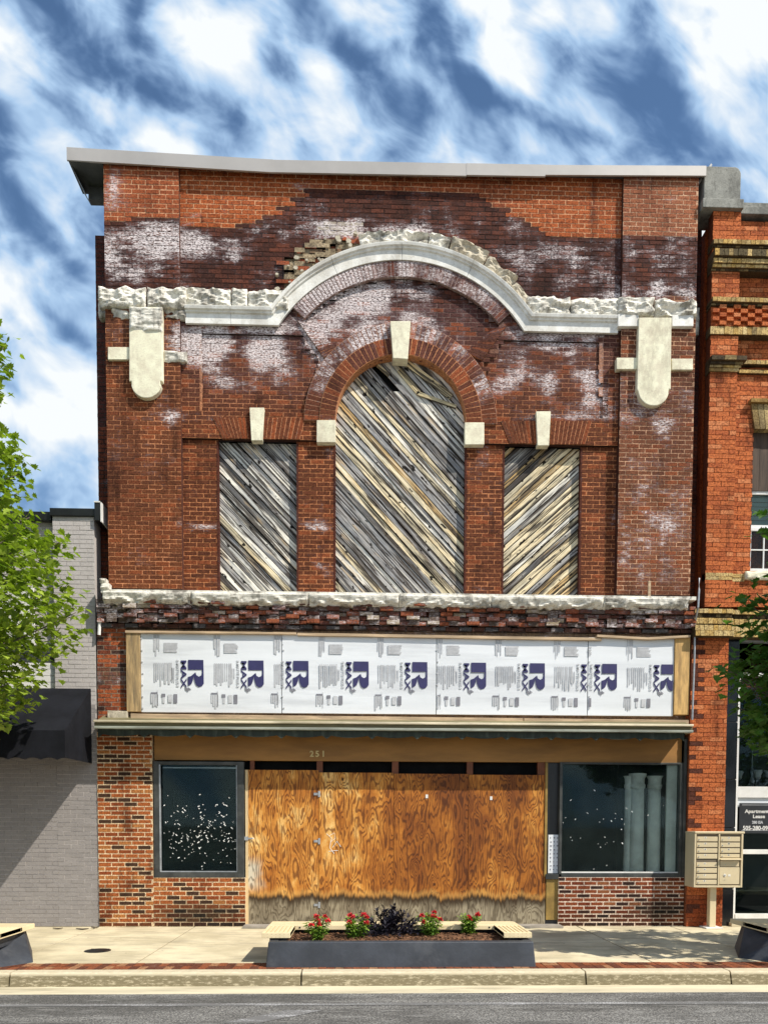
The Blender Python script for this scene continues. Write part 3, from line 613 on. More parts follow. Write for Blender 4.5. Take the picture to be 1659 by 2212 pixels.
mb = MB(); xl = pts[0][0]; mb.box(xl+.02, -4.025, -.15, .45, pts[0][1]-.20, pts[0][1]-.16); mb.box(xl+.16, -4.025, .30, .42, pts[0][1]-.40, pts[0][1]-.202); mb.face([(xl+.02, -.15, pts[0][1]-.16), (xl+.16, .3, pts[0][1]-.40), (xl+.16, .42, pts[0][1]-.40), (xl+.02, .45, pts[0][1]-.16)])
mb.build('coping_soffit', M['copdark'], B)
mb = MB(); p = [U(1530, 372, .1), U(1508, 398, .05), U(1500, 410, .0)]; mb.tube([(p[0][0]-.02, -.05, p[0][1]), (p[1][0], .0, p[1][1]), (p[2][0], .0, p[2][1])], .018); mb.build('coping_strap', M['white'], B)
# ------------------------------------------------------------------ boarded windows
def clip(poly, hs):                      # keep the side a*x+b*z<=c
    a, b, c = hs; out = []
    for i in range(len(poly)):
        p, q = poly[i], poly[(i+1) % len(poly)]; dp = a*p[0]+b*p[1]-c; dq = a*q[0]+b*q[1]-c
        if dp <= 0: out.append(p)
        if (dp < 0 < dq) or (dq < 0 < dp): t = dp/(dp-dq); out.append((p[0]+(q[0]-p[0])*t, p[1]+(q[1]-p[1])*t))
    return out
def boards(outline, ang, Y, skip=(), w=.088, warm=.0, seed=1):
    mb = MB(); R_ = random.Random(seed); d = (math.cos(ang), math.sin(ang)); nrm = (-d[1], d[0])
    cs = [x*nrm[0]+z*nrm[1] for x, z in outline]; c = min(cs); i = 0
    while c < max(cs):
        ww = w*R_.uniform(.85, 1.15); g = R_.uniform(.006, .016)
        p = clip(clip(outline, (nrm[0], nrm[1], c+ww-g)), (-nrm[0], -nrm[1], -(c+g*.2)))
        if i in skip: p = clip(p, (0, 1, 8.70)) if len(p) > 2 else p
        if len(p) > 2:
            k = R_.random()
            base = (.88, .74, .48) if k < .20+warm else (.62, .42, .19) if k < .27+warm*1.3 else (.40, .39, .38) if k < .60 else (.90, .86, .76) if k < .84 else (.22, .21, .20)
            mb.cur = (*base, 0); y = Y+R_.uniform(-.012, .012); b0 = len(mb.v); mb.prism(p, y, y+.02)
            for t in range(b0, len(mb.v)):
                x, _, z = mb.v[t]; mb.g[t] = (x*d[0]+z*d[1]+i*3.7, (x*nrm[0]+z*nrm[1])*1.0+i*1.3, i*5.1)
        c += ww; i += 1
    return mb
def window_boards(outline, ang, seed, skip=(), warm=0, Y=.10, label=None, box=None):
    o = boards(outline, ang, Y, skip, seed=seed, warm=warm).build('boarded_window', M['plank'], B)
    if label: o['label'] = label
    mb = MB(); xs = [p[0] for p in outline]; zs = [p[1] for p in outline]
    mb.box(min(xs)-.12, max(xs)+.12, .165, .185, min(zs)-.05, max(zs)+.20); mb.build('window_void', M['dark'], o); return o
window_boards([(WL[0]-.01, WZ0), (WL[1]+.01, WZ0), (WL[1]+.01, WZ1+.03), (WL[0]-.01, WZ1+.03)], math.radians(-46), 3)
window_boards([(WR[0]-.01, WZ0), (WR[1]+.01, WZ0), (WR[1]+.01, WZ1+.03), (WR[0]-.01, WZ1+.03)], math.radians(42), 8, warm=.17)
arch = [(AC[0]-AR-.01, WZ0), (AC[0]+AR+.01, WZ0)]+[(AC[0]+(AR+.01)*math.cos(t), AC[1]+(AR+.01)*math.sin(t)) for t in [math.pi*q/28 for q in range(29)]]
cw = window_boards(arch, math.radians(-47), 5, skip=(33,), warm=-.06)
mb = MB(); mb.cur = (.75, .62, .36, 0)
for (ax, az, bx, bz, w) in ((875, 782, 975, 858, .10), (862, 800, 905, 850, .08), (900, 850, 985, 880, .06), (815, 790, 840, 812, .05)):
    a, b = Vector(U(ax, az, .1)), Vector(U(bx, bz, .1)); d = (b-a).normalized(); n = Vector((-d.y, d.x))*w/2; k = len(mb.v)
    mb.prism([tuple(a-n), tuple(b-n), tuple(b+n), tuple(a+n)], .075, .095)
    for t in range(k, len(mb.v)): x, _, z = mb.v[t]; mb.g[t] = (x*d.x+z*d.y, x*-d.y+z*d.x, 9)
mb.build('loose_board', M['plank'], cw)
# window reveals
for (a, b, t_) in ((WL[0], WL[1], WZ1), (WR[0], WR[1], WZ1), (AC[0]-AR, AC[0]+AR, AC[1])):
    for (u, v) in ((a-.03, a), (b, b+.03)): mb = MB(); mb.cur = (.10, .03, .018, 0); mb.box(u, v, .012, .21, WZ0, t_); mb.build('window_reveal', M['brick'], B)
# ------------------------------------------------------------------ ledge, broken corbels
zl0, zl1 = U(700, 1306, -.28)[1], U(700, 1282, -.28)[1]
led = [219, 412, 666, 862, 1062, 1305, 1490]
for i, (a, b) in enumerate(zip(led, led[1:])): rough_block('ledge_stone', B, XZ, U(a, 1290, -.28)[0]+.004, U(b, 1290, -.28)[0]-.004, zl0, zl1, -.30, .0, .07, 90+i, M['stone'], ragged=.030, ledge=True)
mb = MB(); mb.box(-4.1, 5.4, -.24, .1, zl1-.02, zl1+.035); o = mb.build('ledge_bed', M['stone'], B)
for i, (px, py, s) in enumerate([(228, 1268, .07), (224, 1256, .05)]): rough_block('ledge_debris', B, XZ, *(lambda q: (q[0]-s, q[0]+s, q[1]-s*.7, q[1]+s*.7))(U(px, py, -.2)), -.28, -.12, .04, 120+i, ds=.02)
zk0, zk1 = U(700, 1362, -.05)[1], U(700, 1308, -.05)[1]
def corb_y(X, Z):
    f = (Z-zk0)/(zk1-zk0); q = rnd.random()
    if f > .55: return -.02-.16*q*(f) if q > .35 else 0
    if .22 < f: return -.13 if int((X+9)/.16) % 2 else -.05
    return -.03*q
def corb_c(X, Z):
    q = rnd.random(); f = (Z-zk0)/(zk1-zk0); px, py = proj(X, 0, Z)
    if f < .22: return (.10, .10, .10, .3) if q < .5 else (.11, .05, .035, .2)
    if q < .07: return None
    if q < .20: return (.40, .32, .20, .6)
    c = (.33, .10, .045) if q < .6 else (.15, .055, .035)
    return (*c, .25+.5*blob(px, py, 280, 1330, 90, 25)+.3*blob(px, py, 1400, 1330, 60, 20)+.25*rnd.uniform(-1, 1))
brick_field('broken_corbel_course', B, -4.20, 5.42, zk0, zk1+.02, -.04, corb_c, lambda X, Z: (.12, .085, .06, .45), M['brick'], None, corb_y, proud=.05, jit=.006, ch=.066, joint=.016)
# ------------------------------------------------------------------ wall round the sign board
zsb0, zsb1 = U(800, 1565, -.05)[1], zk0
def lowc(X, Z):
    q = rnd.random(); n = vnoise(X, Z, 2.2, 5); c = (.42, .11, .04) if q < .55 else (.22, .06, .03) if q < .8 else (.08, .04, .03)
    if n > .15 and Z > 3.9: c = lerp(c, (.10, .07, .055), .7)
    return (*c, -.05+.5*max(0, n))
for (a, b) in ((-4.24, -3.78), (5.34, 5.42)): brick_field('sign_side_wall', B, a, b, zsb0-.02, zsb1, -.04, lowc, lambda X, Z: (.30, .22, .15, .3), M['brick'], plate=.1)
mb = MB(); mb.cur = (.3, .2, .12, .3); mb.box(-3.78, 5.34, -.02, .02, zsb0, zsb1); mb.build('sign_backing', M['brick'], B)
sy = -.10

def pp(x, y, Y=sy): return U(x, y, Y)
SGP = B
zb0, zb1 = U(500, 1540, sy)[1], U(500, 1369, sy)[1]

mb = MB(); x0_, x1_ = U(274, 1450, sy)[0], U(304, 1450, sy)[0]; mb.box(x0_, x1_, sy-.03, -.01, zb0, zb1+.02); mb.build('sign_post', M['timber'], B, bevel=.004)['label'] = 'grey weathered timber post'
x0_, x1_ = U(1456, 1450, sy)[0], U(1488, 1450, sy)[0]; mb = MB(); mb.box(x0_, x1_, sy-.03, -.01, zb0+.02, zb1+.02); mb.build('sign_post', M['postor'], B, bevel=.004)['label'] = 'orange stained timber post'
bounds = [(305, 608), (609.5, 942), (943.5, 1269), (1270.5, 1455)]
reps = [[406, 536, 666], [633, 763, 890], [1017, 1144, 1271], [1300, 1428]]
def text_mesh(s, size, mat, parent, origin, rot=None, name='lettering', sx=1.0, bold=.0, depth=.002, align='LEFT', squash=1.0):
    cu = bpy.data.curves.new(name, 'FONT'); cu.body = s; cu.size = size; cu.extrude = depth; cu.offset = bold; cu.align_x = align; cu.resolution_u = 3
    ob = bpy.data.objects.new(name, cu); COL.objects.link(ob); dg = bpy.context.evaluated_depsgraph_get(); me = bpy.data.meshes.new_from_object(ob.evaluated_get(dg))
    bpy.data.objects.remove(ob); me.materials.clear(); me.materials.append(mat); me.name = name
    T = Matrix(rot).to_4x4() if rot else Matrix.Rotation(math.pi/2, 4, 'X')
    me.transform(Matrix.Translation(Vector(origin)) @ T @ Matrix.Diagonal((sx, squash, 1, 1)))
    o = bpy.data.objects.new(name, me); COL.objects.link(o)
    if parent:
        o.parent = parent; p = parent; off = Vector((0, 0, 0))
        while p: off += p.location; p = p.parent
        me.transform(Matrix.Translation(-off))
    return o
DOWN = ((0, 1, 0), (0, 0, -1), (-1, 0, 0))     # reading direction -> -Z, letter tops -> +X, face -> -Y
RA = [(155,207),(320,207),(322,312),(155,314)]
RB = [(303,311),(322,311),(323,462),(306,488),(268,500),(240,482),(224,440),(214,385),(234,340),(243,372),(270,388),(298,374),(305,345)]
RC = [(232,343),(212,385),(205,430),(190,467),(153,490),(149,394),(185,382)]
def rectprint(mb, x0, x1, y0, y1, lo, hi, Y):
    a, b = max(x0, lo+1), min(x1, hi-1)
    if b-a < .6: return
    xa, za = U(a, y1, Y); xb, zb2 = U(b, y0, Y); mb.box(xa, xb, Y, Y+.002, za, zb2, back=False)
zref = U(406, 1426, sy)[1]
for si, ((lo, hi), rp) in enumerate(zip(bounds, reps)):
    mb = MB(); xa, xb = U(lo, 1450, sy)[0], U(hi, 1450, sy)[0]; yy = sy-.004*(si % 2)
    nx, nz = 24, 14; b0 = []
    for j in range(nz+1):
        for i in range(nx+1):
            x = xa+(xb-xa)*i/nx; z = zb0+(zb1-zb0)*j/nz; mb.vert((x, yy+.006*vnoise(x*.6, z*2.2, 1.6, 8+si), z))
    for j in range(nz):
        for i in range(nx): k = j*(nx+1)+i; mb.f.append((k, k+1, k+nx+2, k+nx+1)); mb.mi.append(0)
    mb.box(xa, xb, yy+.006, -.02, zb0, zb1, back=False)
    sh = mb.build('foam_board_sheet', M['sheet'], B, smooth=False)
    yt = yy-.009; g1 = MB(); nv = MB()
    for r0 in rp:
        dy = (r0-406)*.0095
        R2 = random.Random(r0)
        for k in range(9): rectprint(g1, r0-73+k*4.4, r0-73+k*4.4+R2.uniform(1.4, 3.9), 1432+dy, 1432+dy+R2.uniform(34, 52), lo, hi, yt)
        for k in range(4): rectprint(g1, r0-74+k*3.6, r0-74+k*3.6+R2.uniform(1.5, 3), 1371+dy, 1371+dy+R2.uniform(28, 46), lo, hi, yt)
        for k in range(7): rectprint(g1, r0-52, r0-24+R2.uniform(-3, 3), 1389+dy+k*3, 1389+dy+k*3+2.2, lo, hi, yt)
        for k in range(4): rectprint(g1, r0-80+k*4, r0-80+k*4+3, 1500+dy, 1500+dy+R2.uniform(16, 30), lo, hi, yt)
        rectprint(g1, r0-66, r0-65, 1492+dy, 1526+dy, lo, hi, yt); rectprint(nv, r0-80, r0-66, 1496+dy, 1499+dy, lo, hi, yt)
        rectprint(nv, r0-57, r0-49, 1499+dy, 1506+dy, lo, hi, yt); rectprint(g1, r0-55, r0-50, 1507+dy, 1519+dy, lo, hi, yt)
        rectprint(g1, r0-43, r0-34, 1501+dy, 1518+dy, lo, hi, yt); rectprint(nv, r0-31, r0-23, 1500+dy, 1519+dy, lo, hi, yt)
        for k in range(2): rectprint(g1, r0-35+k*4, r0-33+k*4, 1443+dy, 1443+dy+R2.uniform(20, 32), lo, hi, yt)
        X0, X1 = U(r0, 1450, yt)[0], U(min(hi-1, r0+33), 1450, yt)[0]
        if r0 not in (666, 1271):
            lm = MB(); sc_ = .0381/25.5*1.0    # metres per unit of the logo drawing
            for pl in (RA, RB, RC):
                pts_ = [(X0+(x-152)*.00147, zref-(y-207)*.00147) for x, y in pl]
                if r0 == 1428: pts_ = clip(pts_, (1, 0, X1))
                lm.prism(pts_[::-1], yt-.001, yt+.002, back=False)
            lm.build('printed_logo', M['navy'], sh)
            fl = MB()
            for pl in ([(118,500),(150,520),(152,556),(120,530)], [(150,500),(188,528),(170,530),(160,545)]): fl.prism([(X0+(x-152)*.00147, zref-(y-207)*.00147) for x, y in pl][::-1], yt-.001, yt+.002, back=False)
            fl.build('printed_flame', M['greyd'], sh)
        if r0 != 666:
            xm = U(r0-16, 1450, yt)[0]; cb = .004
            t = text_mesh('MAX', .112, M['navy'], sh, (xm+.008, yt+.001, zref+.0), DOWN, 'printed_lettering', sx=1.85, bold=.0025, squash=1.1)
            text_mesh('R-MATTE PLUS-3', .060, M['greyp'], sh, (U(r0-25, 1450, yt)[0], yt+.001, zref+.0), DOWN, 'printed_lettering', sx=.98, bold=.0006)
    g1.build('grey_print', M['greyp'], sh); nv.build('dark_print', M['greyd'], sh)
    sc2 = MB()
    for k in range(7): x, z = U(lo+2+R2.uniform(-2, 2), 1380+k*25, yt); sc2.box(x-.012, x+.012, yt-.004, yt+.004, z-.008, z+.008)
    sc2.build('tape_scraps', M['greyp'], sh)
def strip(name, x0, y0, x1, y1, h, yf, yb, mat, lab=None, bev=.004):
    a = U(x0, y0, yf); b = U(x1, y1, yf); mb = MB(); hh = h/131.1
    v = [(a[0], a[1]-hh), (b[0], b[1]-hh), (b[0], b[1]), (a[0], a[1])]; mb.prism(v, yf, yb); o = mb.build(name, M[mat], B, bevel=bev)
    if lab: o['label'] = lab
    return o
strip('sign_top_strip', 270, 1362, 640, 1366, 5, -.15, -.04, 'timberh'); strip('sign_top_strip', 642, 1367, 1300, 1378, 6, -.15, -.04, 'timberh'); strip('sign_top_strip', 1290, 1371, 1400, 1377, 5, -.17, -.04, 'timberh', 'warped pale timber strip'); strip('sign_top_strip', 1400, 1377, 1492, 1372, 5, -.17, -.04, 'timberh', 'upturned pale timber strip')
strip('sign_bottom_strip', 282, 1542, 1130, 1552, 13, -.16, -.02, 'timberh'); strip('sign_bottom_strip', 1132, 1552, 1488, 1556, 12, -.15, -.02, 'timberh')
smooth_block('corner_stone', [(232, 1535), (275, 1537), (275, 1553), (232, 1551)], -.14, -.04, mat='rubble')
# ------------------------------------------------------------------ cornice over the shopfront
zc = U(800, 1565, -.45)[1]; XC0, XC1 = U(203, 1565, -.45)[0], U(1497, 1565, -.45)[0]
def sweepx(name, pr, x0, x1, mat, par=B):
    mb = MB(); a = [mb.vert((x0, y, z)) for y, z in pr]; c = [mb.vert((x1, y, z)) for y, z in pr]; n = len(pr)
    for i in range(n): j = (i+1) % n; mb.f.append((a[i], c[i], c[j], a[j])); mb.mi.append(0)
    mb.f.append(tuple(reversed(a))); mb.f.append(tuple(c)); mb.mi += [0, 0]; return mb.build(name, mat, par)
cor = sweepx('shopfront_cornice', [(-.355, zc-.095), (-.355, zc+.03), (-.02, zc+.16), (-.02, zc-.095)][::-1], XC0, XC1, M['cornice'])
for (y_, za_, zb2_, m_, lb_) in ((-.485, zc-.002, zc+.034, 'lipc', 'pale top lip of the cornice'), (-.440, zc-.058, zc-.003, 'cornice', None), (-.475, zc-.100, zc-.059, 'corgrey', None)):
    mb = MB(); mb.box(XC0, XC1, y_, -.36, za_, zb2_); o = mb.build('cornice_moulding', M[m_], cor, bevel=.008)
    if lb_: o['label'] = lb_
mb = MB(); n = 13; vx0, vx1 = U(212, 1585, -.41)[0], U(1478, 1585, -.41)[0]
zv = zc-.10
for i in range(n):
    a = vx0+(vx1-vx0)*i/n; b = vx0+(vx1-vx0)*(i+1)/n; seg = 10; ptsv = [(a, zv), (b, zv)][::-1]
    low = []
    for k in range(seg+1):
        t = k/seg; low.append((a+(b-a)*t, zv-.055-.055*math.sin(math.pi*t)**.7-(.075 if k in (0, seg) else 0)))
    poly = low+[(b, zv), (a, zv)]; mb.prism(poly, -.415-.004*(i % 2), -.40)
mb.build('scalloped_valance', M['green'], cor)
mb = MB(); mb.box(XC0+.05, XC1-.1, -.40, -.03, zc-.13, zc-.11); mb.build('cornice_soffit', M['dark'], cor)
# ------------------------------------------------------------------ shopfront
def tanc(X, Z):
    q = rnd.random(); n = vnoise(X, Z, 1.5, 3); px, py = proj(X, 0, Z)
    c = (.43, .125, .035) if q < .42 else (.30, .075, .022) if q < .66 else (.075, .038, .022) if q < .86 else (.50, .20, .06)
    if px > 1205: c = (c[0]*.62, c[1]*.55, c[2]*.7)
    k = blob(px, py, 430, 1975, 90, 22)+blob(px, py, 1420, 1965, 55, 22)+.7*blob(px, py, 1290, 1985, 90, 12)+(.5 if py > 1990 else 0)  # darker patches towards the foot of the brickwork
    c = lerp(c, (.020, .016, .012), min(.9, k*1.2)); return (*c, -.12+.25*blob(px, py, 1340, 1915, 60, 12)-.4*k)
def tanm(X, Z):
    px, py = proj(X, 0, Z); k = blob(px, py, 430, 1975, 90, 22)+blob(px, py, 1420, 1965, 55, 22); c = (.86, .66, .42) if px < 1205 else (.82, .66, .52)
    return (*lerp(c, (.10, .07, .045), min(.75, k)), .1)
XP0 = -4.26; XP1 = U(330, 1800, -.05)[0]; zh = zc-.11
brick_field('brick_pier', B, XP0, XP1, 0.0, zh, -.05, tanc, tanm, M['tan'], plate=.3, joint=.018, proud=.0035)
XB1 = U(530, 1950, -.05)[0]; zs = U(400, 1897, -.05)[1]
brick_field('brick_bulkhead', B, XP1+.002, XB1, 0.0, zs, -.05, tanc, tanm, M['tan'], plate=.3, joint=.018, proud=.0035)['label'] = 'brick bulkhead with dark foot'
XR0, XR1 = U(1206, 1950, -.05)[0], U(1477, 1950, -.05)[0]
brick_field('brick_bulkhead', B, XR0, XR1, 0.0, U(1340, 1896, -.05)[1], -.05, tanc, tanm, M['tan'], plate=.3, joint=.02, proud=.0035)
hd0, hd1 = U(800, 1645, .0)[1], zh+.02
mb = MB(); mb.box(U(333, 1620, 0)[0], U(1473, 1620, 0)[0], -.0, .10, hd0, hd1); hb = mb.build('header_board', M['header'], B, bevel=.004)
for ch_, px in (('2', 669), ('5', 681), ('1', 694)):
    text_mesh(ch_, .135, M['gold'], hb, (U(px, 1636, -.01)[0], -.006, U(px, 1635, -.01)[1]), None, 'house_number', bold=.003)
def framebox(name, px0, px1, py0, py1, l, r, t, b, Y, yb, mat, par=B, lab=None):
    x0, z1 = U(px0, py0, Y); x1, z0 = U(px1, py1, Y); k = 1/131.1; mb = MB()
    mb.box(x0, x0+l*k, Y, yb, z0, z1); mb.box(x1-r*k, x1, Y, yb, z0, z1); mb.box(x0+l*k, x1-r*k, Y+.002, yb, z1-t*k, z1); mb.box(x0+l*k, x1-r*k, Y+.002, yb, z0, z0+b*k)
    o = mb.build(name, M[mat], par, bevel=.004)
    if lab: o['label'] = lab
    return o, (x0+l*k, x1-r*k, z0+b*k, z1-t*k)
def pane(par, r, Y, mat='glass'):
    mb = MB(); mb.box(r[0]-.01, r[1]+.01, Y, Y+.006, r[2]-.01, r[3]+.01); return mb.build('glass_pane', M[mat], par)
w1, r1 = framebox('display_window', 331, 528, 1645, 1897, 12, 15, 7, 12, -.04, .08, 'frame', lab='display window speckled with white flecks')
mb = MB(); mb.box(r1[0]+.03, r1[1]-.03, .085, .10, r1[3]-.05, r1[3]-.03); mb.box(r1[0], r1[0]+.02, -.045, .0, r1[2], r1[3]); mb.box(r1[1]-.012, r1[1], -.03, .0, r1[2], r1[3]); mb.box(r1[0], r1[1], -.02, .02, r1[2], r1[2]+.015); mb.build('glazing_bead', M['steel'], w1)
pane(w1, r1, .03)
w2, r2 = framebox('display_window', 1210, 1472, 1647, 1898, 6, 7, 4, 11, -.04, .08, 'frame', lab='clear display window with pale columns behind it')
pane(w2, r2, .03, 'glass3')
mb = MB(); mb.box(r2[0], r2[1], -.02, .02, r2[2], r2[2]+.02); mb.build('glazing_bead', M['white'], w2)
def flecks(par, r, n, cx, cz, sx, sz, Y, seed):  # small pale marks scattered over the pane
    R2 = random.Random(seed); mb = MB()
    for i in range(n):
        x = R2.gauss(cx, sx); z = R2.gauss(cz, sz)
        if not (r[0]+.03 < x < r[1]-.03 and r[2]+.03 < z < r[3]-.03): continue
        a = R2.choice((-.8, -.6, .5, .7)); l = R2.uniform(.003, .018)*(.5+R2.random()); w = R2.uniform(.003, .009); c, s = math.cos(a), math.sin(a)
        mb.prism([(x+u*c-v*s, z+u*s+v*c) for u, v in ((-l, -w*.6), (l*.8, -w), (l, w*.7), (-l*.7, w))], Y-.002, Y, back=False)
    o = mb.build('pale_flecks', M['speck'], par); o['kind'] = 'stuff'; return o
flecks(w1, r1, 250, (r1[0]+r1[1])/2+.05, (r1[2]+r1[3])/2-.20, .52, .30, .028, 4)
flecks(w2, r2, 34, (r2[0]+r2[1])/2-.35, (r2[2]+r2[3])/2-.10, .42, .38, .028, 9)
# plywood hoarding and transom
zp0, zp1 = U(850, 1997, .0)[1], U(850, 1670, .0)[1]
pxs_ = [530, 689, 850, 1011, 1179]; pw_ = []
for i, (a, b) in enumerate(zip(pxs_, pxs_[1:])):
    xa, xb = U(a, 1850, 0)[0]+.003, U(b, 1850, 0)[0]-.003; mb = MB(); mb.box(xa, xb, -.004*(i % 2), .018, zp0, zp1+(.025 if i == 0 else 0)-.012*i+.01)
    for t in range(len(mb.v)): x, y, z = mb.v[t]; mb.g[t] = (x, z, i*13.7)
    pw_.append(mb.build('plywood_sheet', M['ply'], B))
pw_[0]['label'] = 'plywood door sheet with hinges, hasp and a bleached edge'
for py in (1716, 1818, 1956):
    x, z = U(688, py, -.01); mb = MB(); mb.box(x-.075, x-.005, -.012, -.004, z-.02, z+.02); mb.box(x+.005, x+.03, -.012, -.004, z-.05, z+.05); mb.tube([(x, -.012, z-.05), (x, -.012, z+.05)], .008, 6); mb.build('strap_hinge', M['steel'], pw_[0])
mb = MB(); x, z = U(535, 1812, -.01); mb.box(x-.06, x+.01, -.02, -.004, z-.03, z+.03); mb.box(x+.01, x+.07, -.018, -.006, z-.012, z+.012); mb.tube([(x+.07, -.025, z-.01), (x+.085, -.025, z+.01), (x+.10, -.025, z-.01)], .008, 6); mb.build('door_hasp', M['steel'], pw_[0])
R2 = random.Random(3)
for (si, px, py) in ((2, 922, 1721), (3, 1061, 1725)):
    x, z = U(px, py, -.01); mb = MB(); mb.box(x-.02, x+.02, -.008, -.003, z-.03, z+.03); mb.build('paper_scrap', M['white'], pw_[si])
mb = MB()                       # chalky scribble scratched on the second sheet
for pl in ([(706, 1802), (716, 1812), (712, 1832), (722, 1845)], [(712, 1806), (722, 1800), (724, 1812), (714, 1820)], [(718, 1832), (728, 1818), (736, 1830)], [(710, 1840), (730, 1838)]):
    mb.tube([(U(a, b, -.006)[0], -.006, U(a, b, -.006)[1]) for a, b in pl], .004, 5)
mb.build('scratched_scribble', M['speck'], pw_[1])
mb = MB(); zt0, zt1 = zp1+.0, hd0
tr = empty('transom', B.location, None, None); tr.parent = B; tr.location = (0, 0, 0); del_ = None
mb = MB(); mb.box(U(528, 1660, 0)[0], U(1205, 1660, 0)[0], .14, .16, zt0-.1, zt1+.05); mb.build('transom_void', M['dark'], tr)
for a, b in ((540, 549), (684, 697), (847, 861), (1009, 1022), (1162, 1178)):
    mb = MB(); mb.box(U(a, 1660, 0)[0], U(b, 1660, 0)[0], .02, .10, zt0-.02, zt1+.01); mb.build('transom_post', M['redwood'], tr)
mb = MB(); mb.box(U(1178, 1660, 0)[0], U(1183, 1660, 0)[0], -.02, .10, U(1180, 1895, 0)[1], zt1); mb.build('door_jamb', M['ochre'], B)
mb = MB(); mb.box(U(526, 1950, 0)[0]+.0, U(530, 1950, 0)[0], -.045, .08, 0.01, zs); mb.build('door_jamb', M['white'], B)
# narrow dark bay between plywood and right window
mb = MB(); mb.box(U(1183, 1700, 0)[0], U(1210, 1700, 0)[0], .06, .10, U(1195, 1895, 0)[1], hd0); mb.build('side_light', M['black'], B)
mb = MB(); mb.box(U(1178, 1890, 0)[0], U(1211, 1890, 0)[0], -.04, .07, U(1195, 1900, -.03)[1], U(1195, 1889, -.03)[1]); mb.build('side_light_sill', M['frame'], B)
mb = MB(); a, b = U(1183, 1887, .04), U(1207, 1804, .04); mb.box(a[0], b[0], .02, .03, a[1], b[1]); nb = mb.build('notice_board', M['sheet'], B)
mb = MB(); R2 = random.Random(8)
for r_ in range(9):
    for c_ in range(3):
        x = a[0]+.03+c_*.055; z = a[1]+.05+r_*.066; mb.box(x, x+R2.uniform(.01, .03), .016, .021, z, z+R2.uniform(.01, .026))
mb.build('notice_print', M['greyd'], nb)
mb = MB(); mb.box(U(1179, 1950, 0)[0], U(1204, 1950, 0)[0], -.01, .08, .10, U(1190, 1900, 0)[1]); mb.build('ochre_panel', M['ochre'], B, bevel=.004)
mb = MB(); mb.box(U(1176, 1950, 0)[0], U(1204, 1950, 0)[0], .0, .08, .0, .10); mb.build('panel_foot', M['black'], B)
mb = MB(); mb.box(XR1, U(1487, 1700, 0)[0]-.05, -.03, .1, .0, zh); mb.box(U(1477, 1700, -.06)[0], U(1483, 1700, -.06)[0], -.06, -.032, U(1480, 1895, 0)[1], zh-.05); mb.build('end_trim', M['frame'], B)
mb = MB(); mb.box(-1.9, 3.3, -.30, -.0, .004, .035); mb.build('door_threshold', plain('grey_threshold', (.30, .27, .23), .8, .2, 4), B)
# interior of the shop
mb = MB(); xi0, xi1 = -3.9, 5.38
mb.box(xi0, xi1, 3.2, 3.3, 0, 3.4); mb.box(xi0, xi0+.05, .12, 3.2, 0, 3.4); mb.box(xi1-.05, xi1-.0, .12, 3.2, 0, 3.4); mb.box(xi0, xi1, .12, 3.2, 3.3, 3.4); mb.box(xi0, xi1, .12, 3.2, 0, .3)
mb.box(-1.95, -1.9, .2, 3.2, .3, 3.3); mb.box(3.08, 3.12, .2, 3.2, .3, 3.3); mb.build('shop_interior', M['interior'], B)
mb = MB(); mb.box(r2[1]-.17, r2[1]-.0, .09, .13, .9, 2.75); mb.build('inner_jamb', M['column'], B)
cl = None
for i, (px0, px1, Yc, lab) in enumerate([(1347, 1372, .34, 'slender pale plaster column furthest left behind the shop window, half hidden by the next'), (1359, 1391, .26, 'pale plaster column in the middle of the three behind the shop window'), (1397, 1427, .32, 'pale plaster column furthest right behind the shop window')]):
    xa, xb = U(px0, 1800, Yc)[0], U(px1, 1800, Yc)[0]; cx, rr = (xa+xb)/2, (xb-xa)/2
    t = empty('plaster_column', (cx, Yc, .3), lab, 'column', 'columns standing inside the shop window')
    mb = MB(); mb.lathe([(rr*1.05, .3), (rr*.97, .5), (rr*.92, 1.5), (rr*.86, 2.32)], cx, Yc, 28); mb.build('shaft', M['column'], t, smooth=True)
    mb = MB(); zt_ = U(1375, 1672 if i == 1 else 1678, Yc)[1]; mb.lathe([(rr*.88, 2.30), (rr*1.0, 2.33), (rr*1.0, 2.37), (rr*.9, 2.39), (rr*.92, 2.47), (rr*1.12, 2.52), (rr*1.16, zt_)], cx, Yc, 28); mb.build('capital', M['column'], t, smooth=False)
# ------------------------------------------------------------------ ground
def sheet_obj(name, pts, z, mat, kind='structure'):
    mb = MB(); mb.face([(x, y, z) for x, y in pts]); o = mb.build(name, mat); o['kind'] = kind; return o
def mk_concrete():
    n = NT('sidewalk_concrete'); P = n.pos(); f = n.noise(P, 1.1, 5, .6); g = n.noise(P, 40, 4, .6); s = n.noise(n.scale(P, (.8, 2.2, 1)), 1.6, 5, .65)
    c = n.mix(n.step(f, .35, .65), (.50, .435, .29), (.70, .62, .43)); c = n.mix(n.math('MULTIPLY', n.step(s, .48, .70), .5), c, (.33, .29, .22))
    c = n.mix(n.math('MULTIPLY', n.step(g, .52, .75), .3), c, (.28, .24, .19)); v = n.node('ShaderNodeTexVoronoi'); n.L.new(P, v.inputs['Vector']); v.inputs['Scale'].default_value = 3.1; c = n.mix(n.math('MULTIPLY', n.step(v.outputs['Distance'], .035, .06, True), .7), c, (.12, .10, .08)); s2 = n.noise(n.scale(P, (.7, 3.4, 1), (7, 1, 0)), 1.2, 6, .7); c = n.mix(n.math('MULTIPLY', n.step(s2, .52, .64), .45), c, (.30, .25, .17)); n.bump(g, .25, .004); return n.done(c, .9, 0, .2)
